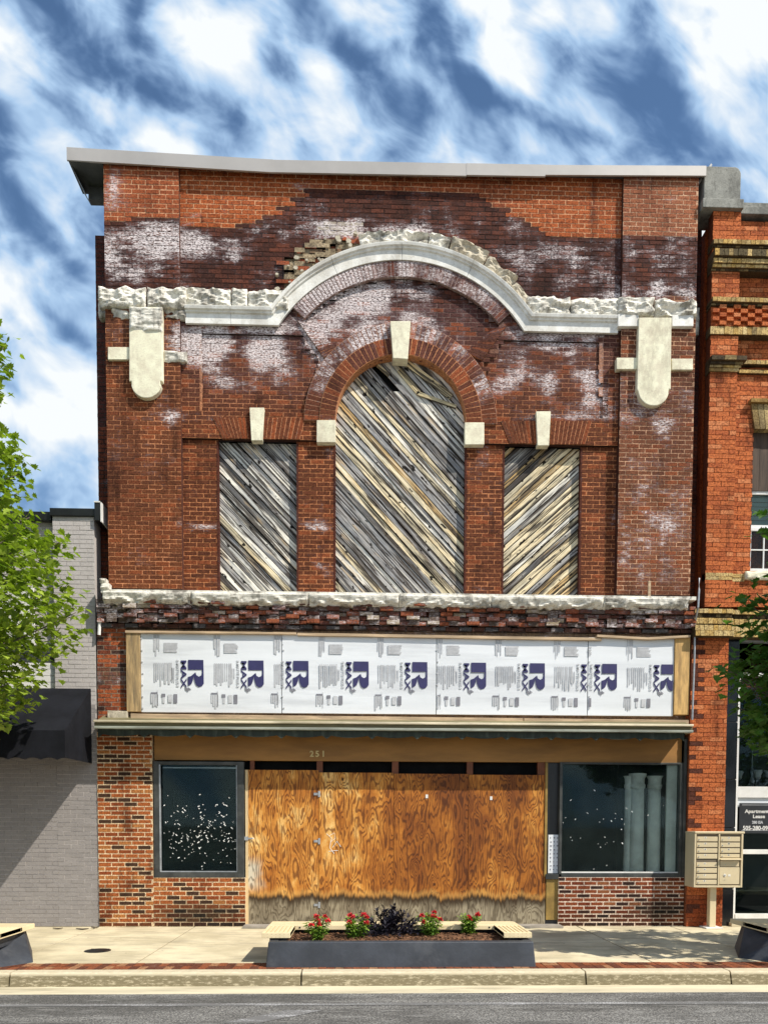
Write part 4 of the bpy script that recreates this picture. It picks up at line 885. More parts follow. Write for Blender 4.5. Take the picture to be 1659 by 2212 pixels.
def mk_kerb():
    n = NT('kerb_concrete'); P = n.pos(); f = n.noise(n.scale(P, (1, 1, 3.5)), 11, 6, .78); sep = n.node('ShaderNodeSeparateXYZ'); n.L.new(P, sep.inputs[0])
    c = n.mix(n.step(f, .3, .7), (.50, .43, .29), (.63, .56, .41)); side = n.step(sep.outputs[2], -.012, -.045)
    mot = n.step(n.math('ADD', f, n.math('MULTIPLY', side, .08)), .40, .60); c = n.mix(n.math('MULTIPLY', n.math('MULTIPLY', mot, side), .85), c, (.12, .095, .045))
    n.bump(n.noise(P, 50, 4), .4, .006); return n.done(c, .9, 0, .2)
def mk_asphalt():
    n = NT('asphalt'); P = n.pos(); g = n.noise(P, 55, 4, .8); f = n.noise(n.scale(P, (.35, 1.2, 1)), 1.5, 5, .6); sep = n.node('ShaderNodeSeparateXYZ'); n.L.new(P, sep.inputs[0])
    v = n.node('ShaderNodeTexVoronoi'); n.L.new(P, v.inputs['Vector']); v.inputs['Scale'].default_value = 70
    c = n.ramp(g, [(.36, (.03, .03, .03)), (.50, (.145, .142, .135)), (.62, (.38, .37, .345))]); c = n.mix(n.math('MULTIPLY', n.step(f, .44, .60), .6), c, (.055, .053, .05)); q = n.noise(n.scale(P, (.5, 2.5, 1), (4, 4, 0)), 5, 4, .7); c = n.mix(n.math('MULTIPLY', n.step(q, .55, .66), .5), c, (.30, .295, .28))
    c = n.mix(n.math('MULTIPLY', n.step(v.outputs['Distance'], .02, .12, True), .8), c, (.40, .39, .36))
    n.bump(g, .7, .012); return n.done(c, .85, 0, .3)
M['concrete'] = mk_concrete(); M['kerb'] = mk_kerb(); M['asphalt'] = mk_asphalt()
def mk_mark():
    n = NT('worn_road_paint'); P = n.pos(); m_ = n.math('ADD', n.noise(P, 60, 3, .7), n.math('MULTIPLY', n.noise(n.scale(P, (.6, 3, 1)), 2.5, 4), .7)); a = n.step(m_, .80, 1.20)
    c = n.mix(a, (.15, .148, .145), (.58, .58, .59)); return n.done(c, .8)
M['mark'] = mk_mark()
sheet_obj('ground', [(-400, -400), (400, -400), (400, 400), (-400, 400)], -.17, plain('ground_soil', (.20, .18, .14), .95, .3, .5))
YK = -3.90; SWJ = [-4.28-3.0, -4.30, -2.68, -.6, 1.5, 3.55, 5.10, 6.65, 8.2]
mbj = MB(); mbj.box(-40, 40, -3.30, .05, -.15, -.012); o = mbj.build('sidewalk_base', plain('joint_dark', (.16, .13, .09), .9, .2, 6)); o['kind'] = 'structure'  # dark base layer that shows in the slab joints
xs = [-40]+[-11.3, -9.5, -7.7, -5.95, -4.28, -2.72, -1.1, .5, 2.05, 3.60, 5.16, 6.72, 8.3, 9.9, 11.5]+[40]
mb = MB()
for i, (a, b) in enumerate(zip(xs, xs[1:])):
    for (ya, yb) in ((-3.297, -1.66), (-1.645, .05)):
        e = .011; dz = rnd.uniform(-.002, .002); mb.box(a+e, b-e, ya, yb, -.1, dz-.002)
o = mb.build('sidewalk', M['concrete'], bevel=.004); o['kind'] = 'structure'
# brick strip between sidewalk and kerb
mb = MB(); q = 0
nx = int(24/.1)
for i in range(nx):
    x = -12+i*.1
    for j in range(2):
        y0 = -3.705+j*.2; c = rnd.random(); col = (.30, .095, .04) if c < .5 else (.16, .055, .03) if c < .85 else (.40, .20, .10); mb.cur = (*col, .0)
        mb.box(x+.004, x+.096, y0+.004, y0+.196, -.05, .0+rnd.uniform(-.003, .002), back=True)
mb.cur = (.20, .13, .09, .1); mb.box(-40, 40, -3.71, -3.30, -.1, -.006); o = mb.build('brick_paving', M['tan']); o['kind'] = 'structure'
kj = [-40, -12, -8, U(20, 2100, -3.9)[0]*0-3.95, U(651, 2110, YK)[0], U(1265, 2110, YK)[0], U(1578, 2110, YK)[0], 8.5, 40]
for a, b in zip(kj, kj[1:]):
    o = sweepx('kerb', [(-3.712, -.16), (-3.712, .0), (-3.87, .0), (-3.893, -.012), (-3.90, -.035), (-3.935, -.16)], a+.009, b-.009, M['kerb'], None); o['kind'] = 'structure'
mb = MB(); mb.box(-40, 40, -3.86, -3.73, -.165, -.03); o = mb.build('kerb_bed', M['dark']); o['kind'] = 'structure'
mb = MB(); mb.box(-40, 40, -4.32, -3.90, -.168, -.152); o = mb.build('gutter', plain('gutter_concrete', (.62, .55, .39), .9, .15, 2, .2, dirt_shade=(.30, .26, .17), dirt_shade_amt=.6, stretch=(.5, 3, 1))); o['kind'] = 'structure'
mb = MB(); mb.box(-60, 60, -22, -4.32, -.169, -.150); o = mb.build('road', M['asphalt']); o['kind'] = 'structure'
def gp(px, py, z=-.15):
    d = MR @ Vector(((px-PX0)/F, -(py-PY0)/F, -1)); t = (z-CAMLOC.z)/d.z; q = CAMLOC+t*d; return (q.x, q.y)
ym = gp(800, 2171)[1]
o = sheet_obj('road_marking', [(-30, ym-.05), (30, ym-.05), (30, ym+.05), (-30, ym+.05)], -.146, M['mark'])
o = sheet_obj('road_marking', [gp(480, 2212), gp(560, 2212), gp(700, 2184), gp(620, 2184)], -.1455, M['mark'])
mb = MB(); cx, cy = gp(211, 2055, 0); mb.lathe([(.17, -.02), (.17, .003), (.165, .006), (.02, .006)], cx, cy, 32)
for k in range(-3, 4): mb.box(cx-.12, cx+.12, cy+k*.035-.008, cy+k*.035+.008, .006, .010)
tag(mb.build('valve_cover', M['black']), 'small round black iron cover set in the pale sidewalk', 'utility cover')
# litter by the wall
for i, (px, py, l, lab) in enumerate([(125, 2008, .16, 'curled brown dead leaf by the grey wall, nearer the left planter'), (178, 2009, .20, 'flat dark scrap of bark by the foot of the grey wall'), (205, 2006, .12, 'small dark dead leaf where the grey wall meets the brick pier')]):
    x, y = gp(px, py, 0); mb = MB(); n = 6
    for k in range(n):
        t0 = k/n; t1 = (k+1)/n; w0 = .03*math.sin(math.pi*t0)+.004; w1_ = .03*math.sin(math.pi*t1)+.004; h0 = .012+.02*abs(t0-.5); h1 = .012+.02*abs(t1-.5)
        mb.face([(x+l*(t0-.5), y-w0, h0), (x+l*(t1-.5), y-w1_, h1), (x+l*(t1-.5), y, h1-.012), (x+l*(t0-.5), y, h0-.012)]); mb.face([(x+l*(t0-.5), y, h0-.012), (x+l*(t1-.5), y, h1-.012), (x+l*(t1-.5), y+w1_, h1), (x+l*(t0-.5), y+w0, h0)])
    tag(mb.build('dead_leaf', M['bark']), lab, 'litter')
# ------------------------------------------------------------------ left neighbour, painted grey
L_ = empty('painted_building', (-7, 0, 0), 'lower grey painted brick building with black canvas awning left of the red brick front', 'building')
XL1 = -4.265; XPL = U(118, 1300, 0)[0]; ztl = U(165, 1118, 0)[1]
def pc_(X, Z): q = rnd.uniform(-1, 1); b = .30+.015*q; b = .49 if Z > 3.6 else b*.92; return (b*1.03, b*.96, b*.93, -1.2)
def pm_(X, Z): return (.50, .46, .44, -1.2) if Z < 3.6 else (.50, .475, .46, -1.2)
brick_field('painted_pilaster', L_, XPL, XL1, 0, ztl, -.03, pc_, pm_, M['painted'], plate=.3, proud=.0045, joint=.009)
brick_field('painted_wall', L_, -11, XPL, 0, ztl-.05, .08, pc_, pm_, M['painted'], plate=.3, proud=.0045, joint=.009)
brick_field('painted_shop_wall', L_, -11, XPL+.0, 0, 3.2, -.028, pc_, pm_, M['painted'], plate=.1, proud=.006, joint=.009)
mb = MB(); mb.box(XPL-.03, XL1+.02, -.07, .5, ztl, ztl+.12); mb.box(-11, XPL-.03, -.02, .5, ztl-.06, ztl+.08); cp = mb.build('parapet_cap', M['black'], L_, bevel=.006)
mb = MB(); mb.box(XL1+.03, XL1+.13, -.1, .3, ztl-.08, ztl+.20); mb.build('gutter_end', M['black'], L_, bevel=.008)
mb = MB(); mb.box(XL1+.13, XL1+.15, -.11, .2, ztl-.10, ztl+.22); mb.box(XL1+.03, XL1+.15, -.11, .2, ztl+.20, ztl+.22); mb.build('gutter_flashing', M['white'], L_)
mb = MB()
zla, zlb = U(90, 1432, .08)[1], U(90, 1396, .08)[1]
for k in range(4): z = zla+(zlb-zla)*k/4; mb.prism([(-11, z), (XPL-.01, z), (XPL-.01, z+(zlb-zla)/4-.012), (-11, z+(zlb-zla)/4-.012)], .03-.006*k, .07)
mb.build('louvre_band', M['louvre'], L_)
mb = MB()
for k in range(6): z = 3.65+k*.105; mb.prism([(-11, z), (XPL-.005, z), (XPL-.005, z+.10), (-11, z+.10)], .035, .07)
mb.build('white_cladding', M['white'], L_, bevel=.004)
mb = MB(); zz = U(60, 1270, .08)[1]; mb.box(-10.5, XPL-.35, .045, .07, zz-1.0, zz); mb.build('upper_sign_band', M['white'], L_)
mb = MB(); mb.box(-11, XL1-.02, .36, 7, 0, ztl-.02); mb.build('rear_mass', M['painted'], L_)
mb = MB(); a = U(214, 1372, -.1); b = U(220, 1300, -.1); mb.tube([(a[0], -.1, a[1]), (b[0]-.02, -.1, b[1])], .026); mb.build('downpipe_stub', M['white'], L_)
mb = MB(); zA, zB = U(100, 1487, -.05)[1], U(60, 1578, -1.15)[1]; zC, zD = U(60, 1637, -1.15)[1], U(190, 1640, -.05)[1]; xa1, xb1 = U(198, 1490, -.05)[0], U(138, 1578, -1.15)[0]
xa1 = (xa1+xb1)/2; x0 = -10.5; yb, yf = -.04, -1.15
mb.face([(x0, yf, zB), (xa1, yf, zB), (xa1, yb, zA), (x0, yb, zA)]); mb.face([(xa1, yf, zC), (xa1, yb, zC), (xa1, yb, zA), (xa1, yf, zB)]); mb.face([(x0, yf, zC), (x0, yf, zB), (x0, yb, zA), (x0, yb, zC)])
mb.face([(x0+.01, yf+.01, zB-.01), (x0+.01, yb, zA-.01), (xa1-.01, yb, zA-.01), (xa1-.01, yf+.01, zB-.01)])
awn = mb.build('awning', M['awning'], L_)
mb = MB(); n = 26
for i in range(n):
    a = x0+(xa1-x0)*i/n; b = x0+(xa1-x0)*(i+1)/n; low = [(a+(b-a)*t/8, zC-.03+.03*abs(math.cos(math.pi*t/8))) for t in range(9)]
    mb.prism(low+[(b, zB), (a, zB)], yf-.006, yf)
mb.build('awning_valance', M['awning'], awn)
mb = MB(); mb.tube([(x0, yf+.03, zC+.04), (xa1-.03, yf+.03, zC+.04), (xa1-.03, yb, zC+.04)], .02); mb.tube([(x0, yf+.03, zB-.03), (xa1-.03, yf+.03, zB-.03), (xa1-.03, yb, zA-.04)], .02); mb.build('awning_frame', M['steel'], awn)
# ------------------------------------------------------------------ right neighbour, orange brick with buff bands
Rb = empty('orange_brick_building', (8, 0, 0), 'orange brick building with buff brick bands and ground floor shop right of the boarded front', 'building')
def oc(X, Z):
    q = rnd.random(); px, py = proj(X, 0, Z); c = (.62, .175, .055) if q < .55 else (.50, .130, .042) if q < .85 else (.70, .25, .10)
    d = max(0, vnoise(X, Z, 1.6, 9)+.1)*.45*(1 if rnd.random() < .6 else .2); c = lerp(c, (.17, .045, .018), d)
    if 1560 < py < 2010: c = lerp(c, (.60, .19, .07), .35*rnd.random())
    return (*c, -.32)
def om(X, Z): return (.17, .045, .018, -.4)
def yc_(X, Z): q = rnd.random(); c = lerp((.62, .40, .12), (.72, .55, .26), q); return (*lerp(c, (.10, .075, .04), max(0, vnoise(X, Z, 5, 4))*1.0), .0)
def ym_(X, Z): return (.20, .14, .05, 0)
XU0, XU1 = 5.60, U(1590, 900, -.1)[0]; XPR = U(1566, 1700, -.1)[0]; XLo = U(1486, 1750, -.1)[0]; XW = 10.5
zsh = U(1600, 1376, -.05)[1]; zrt = U(1590, 457, -.1)[1]
kw = dict(ch=.0745, joint=.008, proud=.010, bl=.225)
brick_field('corner_pier', Rb, XU0, XU1, U(1545, 1312, -.1)[1], zrt, -.10, oc, om, M['brick2'], plate=.16, **kw)
WX0 = U(1622, 1150, .02)[0]; wz0, wz1 = U(1640, 1238, .02)[1], U(1640, 926, .02)[1]
brick_field('front_wall', Rb, XU1, XW, U(1600, 1312, .02)[1], zrt-.05, .02, oc, om, M['brick2'], lambda z: [(WX0, WX0+1.1), (WX0+2.2, WX0+3.3)] if wz0 < z < wz1 else [], plate=.16, **kw)
def lc(X, Z):
    c = oc(X, Z); px, py = proj(X, 0, Z)
    if X < XLo+.13 and rnd.random() < .55: return (.12, .04, .025, -.1)
    if py > 1935: c = (c[0]*.62, c[1]*.5, c[2]*.5, c[3]+.1)
    return c
brick_field('lower_pier', Rb, XLo, XPR, 0, U(1530, 1374, -.1)[1], -.10, lc, lambda X, Z: (.34, .11, .05, -.3), M['brick2'], plate=.2, **kw)
def band(name, py0, py1, x0, x1, Y, yb=.02, bw=.075, rows=1, mat='brick2', colf=yc_, pyx=1560, extra=0):
    z1, z0 = U(pyx, py0, Y)[1], U(pyx, py1, Y)[1]; mb = MB(); hh = (z1-z0)/rows
    for r in range(rows):
        x = x0-rnd.uniform(0, bw)*.3*(r % 2)
        while x < x1:
            a = max(x, x0)+.003; b = min(x+bw-.003, x1)
            if b-a > .01: mb.cur = colf((a+b)/2, z0); mb.box(a, b, Y+rnd.uniform(-.004, .004), yb, z0+r*hh+.003, z0+(r+1)*hh-.003)
            x += bw
    mb.cur = (.12, .08, .04, 0); mb.box(x0, x1, Y+.012, yb, z0, z1); return mb.build(name, M[mat], Rb)
def dkb(X, Z): return (.09, .065, .035, .1) if rnd.random() < .7 else (.30, .22, .10, .1)
for (a, b, Yo, cf) in [(515, 525, -.19, yc_), (526, 533, -.15, dkb), (535, 550, -.24, lambda X, Z: yc_(X, Z) if rnd.random() < .35 else (.13, .10, .05, 0)), (556, 566, -.20, yc_), (567, 576, -.17, yc_), (577, 584, -.13, dkb), (640, 650, -.20, yc_), (651, 659, -.15, dkb), (704, 721, -.14, yc_)]:
    band('string_course', a, b, XU0-.02, XW, Yo, -.10 if False else .03, rows=1, colf=cf)
# chequered brickwork
mb = MB(); z1, z0 = U(1560, 660, -.12)[1], U(1560, 704, -.12)[1]; rws = 5; hh = (z1-z0)/rws; bw = .115
for r in range(rws):
    x = XU0; i = 0
    while x < XW:
        c = oc(x, z0); mb.cur = c
        yy = -.16 if (i+r) % 2 else -.105; mb.box(x+.004, min(x+bw, XW)-.004, yy, .0, z0+r*hh+.003, z0+(r+1)*hh-.003); x += bw; i += 1
mb.build('chequered_band', M['brick2'], Rb)
band('string_course', 766, 776, XU0-.02, XU1+.10, -.22, colf=dkb, bw=.2); band('string_course', 777, 786, XU0-.02, XU1+.06, -.17, colf=dkb, bw=.2); band('string_course', 787, 793, XU0-.02, XU1+.04, -.15, colf=yc_, bw=.2); band('string_course', 794, 802, XU0-.02, XU1+.01, -.13, colf=yc_, bw=.2)
band('string_course', 777, 786, XU1+.10, XW, -.08, colf=yc_, bw=.075, pyx=1640); band('string_course', 798, 806, XU1+.06, XW, -.04, colf=yc_, bw=.2, pyx=1640)
band('buff_band', 1237, 1253, XU0, XU1, -.115, rows=2, bw=.22); band('buff_band', 1239, 1256, XU1, WX0-.1, .004, rows=2, bw=.22)
for (a, b, Yo, cf) in [(1315, 1325, -.20, yc_), (1326, 1334, -.15, dkb), (1335, 1348, -.20, yc_), (1350, 1362, -.23, yc_), (1362, 1374, -.25, yc_)]:
    band('cornice_band', a, b, XLo-.0, XPR+.02, Yo, .02, colf=cf); band('cornice_band', a+2, b+2, XPR+.02, XW, Yo+.09, .1, colf=cf)
mb = MB(); mb.box(XU0-.04, XU0+.12, -.13, .02, zrt-.45, zrt-.2); mb.cur = (.5, .1, .02, -.3); 
# coping and rounded stone
mb = MB(); a, b = U(1517, 455, -.16), U(1606, 437, -.16); mb.box(a[0], b[0], -.18, .3, zrt, zrt+.14); cap = mb.build('pier_cap', mk_stone('grey_cap_stone', (.30, .30, .27), (.10, .10, .09), .7, .85, 3), Rb, bevel=.008)
capm = cap.data.materials[0]
x0c, x1c = U(1520, 400, -.1)[0], U(1599, 400, -.1)[0]; ztp = U(1560, 361, -.1)[1]; r_ = .10
pl = [(x0c, zrt+.142), (x1c, zrt+.142)]+[(x1c-r_+r_*math.cos(t), ztp-r_*1.2+r_*1.2*math.sin(t)) for t in [math.pi/2*q/6 for q in range(7)]]+[(x0c+r_*.6-r_*.6*math.sin(t), ztp-r_*.5+r_*.5*math.cos(t)) for t in [math.pi/2*q/6 for q in range(7)]]
mb = MB(); mb.prism(pl, -.12, .28); mb.build('rounded_cap_stone', capm, Rb, bevel=.01)
mb = MB(); z = U(1640, 468, .0)[1]; mb.box(b[0]+.004, XW, -.06, .3, z, z+.12); mb.box(b[0]+.004, b[0]+.5, -.03, .3, z+.12, z+.20); mb.build('parapet_coping', capm, Rb, bevel=.008)
mb = MB(); mb.cur = (.45, .09, .02, -.3); mb.box(5.62, XW, .2, 9, 3.8, zrt-.06); mb.box(5.45, XW, 3.0, 9, 0, 3.8); mb.build('rear_mass', M['brick2'], Rb)
# upper windows
mb = MB(); mb.box(XU0+.02, XU0+.04, .02, .03, 8, 8.1)
for wi in range(2):
    x0w = WX0+2.2*wi; x1w = x0w+1.1
    zz0, zz1 = U(1640, 926, -.03)[1], U(1640, 872, -.03)[1]; mb = MB()
    for k in range(12):
        f0, f1 = k/12, (k+1)/12; fl = .07
        q = [(x0w-.0+(1.1)*f0, zz0), (x0w+1.1*f1-.01, zz0), (x0w-fl+(1.1+2*fl)*f1-.01, zz1), (x0w-fl+(1.1+2*fl)*f0, zz1)]; mb.cur = yc_(q[0][0], zz0); mb.prism(q, -.03, .1)
    mb.cur = (.4, .25, .08, 0); mb.box(x0w-.1, x1w+.1, -.08, .1, zz1+.004, zz1+.06); 
    wn = mb.build('window', M['brick2'], Rb)
    zt_, zm1, zm2 = U(1640, 1060, .1)[1], U(1640, 1140, .1)[1], U(1640, 1150, .1)[1]
    mb = MB()
    for k in range(7): mb.box(x0w+k*.157+.004, x0w+(k+1)*.157-.004, .10+.004*(k % 2), .13, zt_, wz1); mb.cur = (.1, .08, .06, 0)
    mb.build('shutter_boards', plain('brown_board', (.07, .045, .03), .8, .4, 4, .3, stretch=(6, 1, .5)), wn)
    for (za, zb2, Yw) in ((zm1, zt_, .12), (wz0+.05, zm1-.0, .10)):
        mb = MB(); mb.box(x0w, x0w+.05, Yw, Yw+.04, za, zb2); mb.box(x1w-.05, x1w, Yw, Yw+.04, za, zb2); mb.box(x0w+.05, x1w-.05, Yw, Yw+.04, za, za+.05); mb.box(x0w+.05, x1w-.05, Yw, Yw+.04, zb2-.05, zb2)
        if Yw == .10:
            mb.box(x0w+.26, x0w+.28, Yw+.005, Yw+.03, za+.05, zb2-.05); mb.box(x0w+.05, x1w-.05, Yw+.008, Yw+.028, (za+zb2)/2-.01, (za+zb2)/2+.01)
        fr_ = mb.build('sash', M['white'] if Yw == .10 else M['white'], wn)
        pane(fr_, (x0w+.05, x1w-.05, za+.05, zb2-.05), Yw+.03, 'glass2')
    mb = MB(); n = 30
    for k in range(n): a = x0w+.06+k*.032; mb.face([(a, .20+.015*(k % 2), wz0), (a+.032, .20+.015*((k+1) % 2), wz0), (a+.032, .20+.015*((k+1) % 2), zm1), (a, .20+.015*(k % 2), zm1)])
    mb.build('curtain', plain('blue_curtain', (.10, .22, .42), .8, .3, 5, 0), wn)
    mb = MB()
    for k in range(8): mb.box(x0w+.05, x1w-.05, .19, .195, zm1+k*.075+.004, zm1+(k+1)*.075-.004)
    mb.build('window_blind', plain('cream_blind', (.62, .64, .56), .7, .1, 5, 0), wn)
    mb = MB(); mb.box(x0w-.01, x1w+.01, .3, .32, wz0-.05, wz1+.05); mb.build('window_void', M['dark'], wn)
    rough_block('window_sill', wn, XZ, x0w-.10, x1w+.10, wz0-.125, wz0+.01, -.07, .12, .03, 140+wi, M['smooth'], ragged=.012)
# shopfront of the orange building
SH = XPR; shy = .02
sf = empty('shopfront', Rb.location, None, None); sf.parent = Rb; sf.location = (0, 0, 0)
xq0, xq1 = U(1566, 1700, .0)[0], U(1588, 1700, .0)[0]
mb = MB()
zz = 0.0
for z1 in (.62, 1.65, 2.45, 3.4, zsh-.03): mb.box(XPR+.0, xq1+.02, .0, .2, zz+.004, z1-.004); zz = z1
mb.build('black_tile_pier', plain('black_glazed_tile', (.008, .009, .012), .15, .2, 4, 0), sf, bevel=.003)
mb = MB(); mb.box(XPR, XW, .05, .15, zsh-.06, zsh-.02); mb.build('shop_head', M['steel'], sf)
mb = MB(); zf0 = U(1600, 1975, .05)[1]; ztp2 = U(1600, 1455, .05)[1]
mb.box(xq1, xq1+.05, .0, .10, .0, ztp2); mb.box(xq1, XW, .012, .10, ztp2-.05, ztp2)
def hb(py0, py1, Y=.01, mat=None): z1, z0 = U(1630, py0, Y)[1], U(1630, py1, Y)[1]; return z0, z1
z0, z1 = hb(1700, 1724); mb.box(xq1+.05, XW, .0, .09, z0, z1)
z0, z1 = hb(1836, 1846); mb.box(xq1+.05, XW, .015, .09, z0, z1)
z0, z1 = hb(1975, 1990); mb.box(xq1+.05, XW, -.01, .09, z0, z1)
mb.build('white_shop_frame', M['white'], sf, bevel=.003)
z0, z1 = hb(1724.5, 1744); mb = MB(); mb.box(xq1+.05, XW, .03, .09, z0, z1); z0, z1 = hb(1990.5, 2003); mb.box(xq1+.05, XW, .02, .09, max(0, z0), z1); mb.build('grey_shop_rail', M['sheet'], sf)
mb = MB(); mb.box(xq1-.05, XW, -.10, .08, 0, .06); mb.build('shop_step', M['kerb'], sf)
mb = MB(); mb.box(xq1+.05, XW, .06, .066, .05, ztp2-.05); mb.build('shop_glass', M['glass2'], sf)
mb = MB(); mb.box(xq1-.1, XW, 2.9, 3.0, 0, 3.8); mb.box(xq1-.1, XW, .1, 2.9, 3.7, 3.8); mb.box(xq1-.12, xq1-.02, .2, 2.9, 0, 3.7); mb.box(xq1-.02, XW, .2, 2.9, 0, .02); mb.box(xq1, XW, .2, .25, ztp2, zsh+.1); mb.build('shop_room', M['dark'], sf)
a, b = U(1596, 1801, .0), U(1720, 1736, .0)
sg = None; mb = MB(); mb.box(a[0], a[0]+1.0, -.004, .012, a[1], b[1]); sg = mb.build('letting_sign', M['signb'], None, bevel=.003)
tag(sg, 'black letting sign with white lettering behind the shop window of the orange building', 'sign')
mb = MB(); mb.box(a[0]+.04, a[0]+.96, -.006, -.004, b[1]-.035, b[1]-.028); mb.box(a[0]+.04, a[0]+.96, -.006, -.004, a[1]+.045, a[1]+.052); mb.build('sign_rule', M['greyp'], sg)
for s, sz, xx, py, w in (('Apartment For', .082, .09, 1757, 1.12), ('Lease', .082, .225, 1768, 1.12), ('280 ISA', .065, .215, 1780, .9), ('505-280-0947', .100, .06, 1794, .92)):
    text_mesh(s, sz, M['white'] if w != .9 else M['greyp'], sg, (a[0]+xx, -.007, U(1640, py, 0)[1]), None, 'lettering', sx=w, bold=.0022)
# chandelier hanging in the shop
cx, cyy = U(1624, 1680, .7)[0], .7; zc_ = U(1624, 1690, .7)[1]
ch = empty('chandelier', (cx, cyy, zc_), 'bronze chandelier with glass cup shades hanging inside the orange building shop window', 'chandelier')
mb = MB(); mb.tube([(cx, cyy, 3.7), (cx, cyy, zc_+.25)], .008); mb.build('chain', M['steel'], ch)
mb = MB(); mb.lathe([(.012, zc_+.26), (.03, zc_+.2), (.015, zc_+.1), (.045, zc_+.02), (.02, zc_-.08), (.005, zc_-.12)], cx, cyy, 16); mb.build('stem', M['steel'], ch, smooth=True)
for k in range(5):
    t = k*2*math.pi/5-.5; dx, dy = math.cos(t), math.sin(t)
    mb = MB(); mb.tube([(cx+dx*r, cyy+dy*r, zc_+h) for r, h in ((.02, 0), (.10, -.09), (.19, -.08), (.26, .0), (.27, .05))], .011, 6); am = mb.build('arm', M['steel'], ch)
    sx_, sy_ = cx+dx*.27, cyy+dy*.27; mb = MB(); mb.lathe([(.03, zc_+.05), (.055, zc_+.08), (.06, zc_+.13), (.085, zc_+.19), (.08, zc_+.19), (.052, zc_+.12), (.02, zc_+.06)], sx_, sy_, 18); mb.build('cup_shade', M['sheet'], am, smooth=True)
# conduit on the joint between the buildings
mb = MB(); pth = [U(1508, 1252, -.12), U(1497, 1285, -.14), U(1495, 1320, -.14), U(1500, 1350, -.14), U(1499, 1420, -.14), U(1496, 1500, -.14), U(1494, 1556, -.14)]
mb.tube([(x, -.36 if i in (1, 2) else -.16, z) for i, (x, z) in enumerate(pth)], .016, 8); tag(mb.build('electric_conduit', M['steel']), 'thin grey conduit running down between the two brick fronts', 'conduit')
mb = MB(); x, z = U(1403, 1285, -.2); mb.box(x-.02, x+.02, -.2, -.17, z-.02, z+.22); tag(mb.build('standing_stick', M['timberh']), 'short pale stick standing on the stone ledge under the right pilaster', 'stick')
# ------------------------------------------------------------------ cluster mailbox
mx0, mx1 = U(1499, 1850, -.41)[0], U(1604, 1850, -.41)[0]; mz0, mz1 = U(1550, 1918, -.41)[1], U(1550, 1797, -.41)[1]
mlb = empty('cluster_mailbox', ((mx0+mx1)/2, -.25, 0), 'beige cluster mailbox with two columns of numbered doors on a square post', 'mailbox')
mb = MB(); mb.box(mx0, mx1, -.40, -.07, mz0, mz1-.03); cab = mb.build('cabinet', M['mail'], mlb, bevel=.006)
mb = MB(); mb.box(mx0-.0, mx1+.02, -.43, -.05, mz1-.035, mz1); mb.build('cabinet_roof', M['mail'], mlb, bevel=.008)
mb = MB(); e = .03; mb.box(mx0, mx0+e, -.425, -.401, mz0, mz1-.04); mb.box(mx1-e, mx1, -.425, -.401, mz0, mz1-.04); mb.box(mx0+e, mx1-e, -.423, -.401, mz0, mz0+e); xm_ = mx0+.405; mb.box(xm_-.012, xm_+.012, -.424, -.401, mz0+e, mz1-.04); mb.build('cabinet_frame', M['mail'], cab, bevel=.004)
def zpx(y): return U(1550, y, -.42)[1]
def zz4(v): return zpx((1780+v/6.318)/1.0096)
colA = [(285, 358), (366, 437), (445, 516), (524, 596), (640, 712), (720, 792), (800, 872), (880, 950)]
colB = [(285, 358), (366, 437), (445, 516), (524, 580)]
num = 1
mb = MB(); mb.box(mx0+.035, mx1-.035, -.4025, -.4005, mz0+.035, mz1-.045); mb.build('door_shadow_gap', plain('mailbox_gap_shade', (.16, .13, .09), .7, .1, 5), mlb)  # dark plate painted in as the shadow between the doors
for ci, cl_ in enumerate((colA, colB)):
    xa = mx0+.045 if ci == 0 else xm_+.025; xb = xm_-.025 if ci == 0 else mx1-.05
    for (u, v) in cl_:
        za, zb2 = zz4(v), zz4(u); mb = MB(); mb.box(xa, xb, -.416, -.401, za+.005, zb2-.005); d = mb.build('mailbox_door', M['mail'], mlb, bevel=.003)
        mb = MB(); mb.tube([(xa+.03, -.414, (za+zb2)/2-.008), (xa+.03, -.424, (za+zb2)/2-.008)], .009, 10); mb.build('lock', M['steel'], d)
        mb = MB(); xc_ = xa+.135; mb.box(xc_-.018, xc_+.018, -.4165, -.4142, zb2-.035, zb2-.008); lb = mb.build('number_plate', M['label'], d)
        text_mesh(str(num), .026, M['ink'], d, (xc_, -.418, zb2-.030), None, 'number', bold=.0006, align='CENTER'); num += 1
xa, xb = xm_+.02, mx1-.045
mb = MB(); za = zz4(610); mb.box(xa-.01, xb+.012, -.47, -.42, za, za+.016); mb.box(xa-.01, xb+.012, -.42, -.401, za, za+.03); mb.build('outgoing_slot_hood', M['mail'], mlb, bevel=.003)
mb = MB(); mb.box(xa+.01, xb-.01, -.412, -.401, zz4(700), zz4(618)); mb.build('outgoing_door', M['mail'], mlb, bevel=.003)
mb = MB(); mb.box(xa, xb, -.414, -.401, zz4(945), zz4(712)); pd = mb.build('parcel_door', M['mail'], mlb, bevel=.003)
mb = MB(); zk = zz4(820); mb.tube([(xa+.085, -.414, zk), (xa+.085, -.42, zk)], .024, 16); mb.build('lock_plate', M['label'], pd); mb = MB(); mb.tube([(xa+.085, -.42, zk), (xa+.085, -.428, zk)], .009, 10); mb.tube([(xa+.085, -.414, zk-.075), (xa+.085, -.42, zk-.075)], .006, 8); mb.tube([(xa+.09, -.414, zz4(675)), (xa+.09, -.42, zz4(675))], .006, 8); mb.build('lock', M['steel'], pd)
mb = MB(); mb.box(xa+.14, xa+.18, -.417, -.4145, zk-.02, zk+.015); mb.build('number_plate', M['label'], pd)
xp = U(1539, 1960, -.28)[0]; mb = MB(); mb.box(xp-.052, xp+.052, -.30, -.19, .02, mz0+.01); mb.build('post', M['mail'], mlb, bevel=.006)
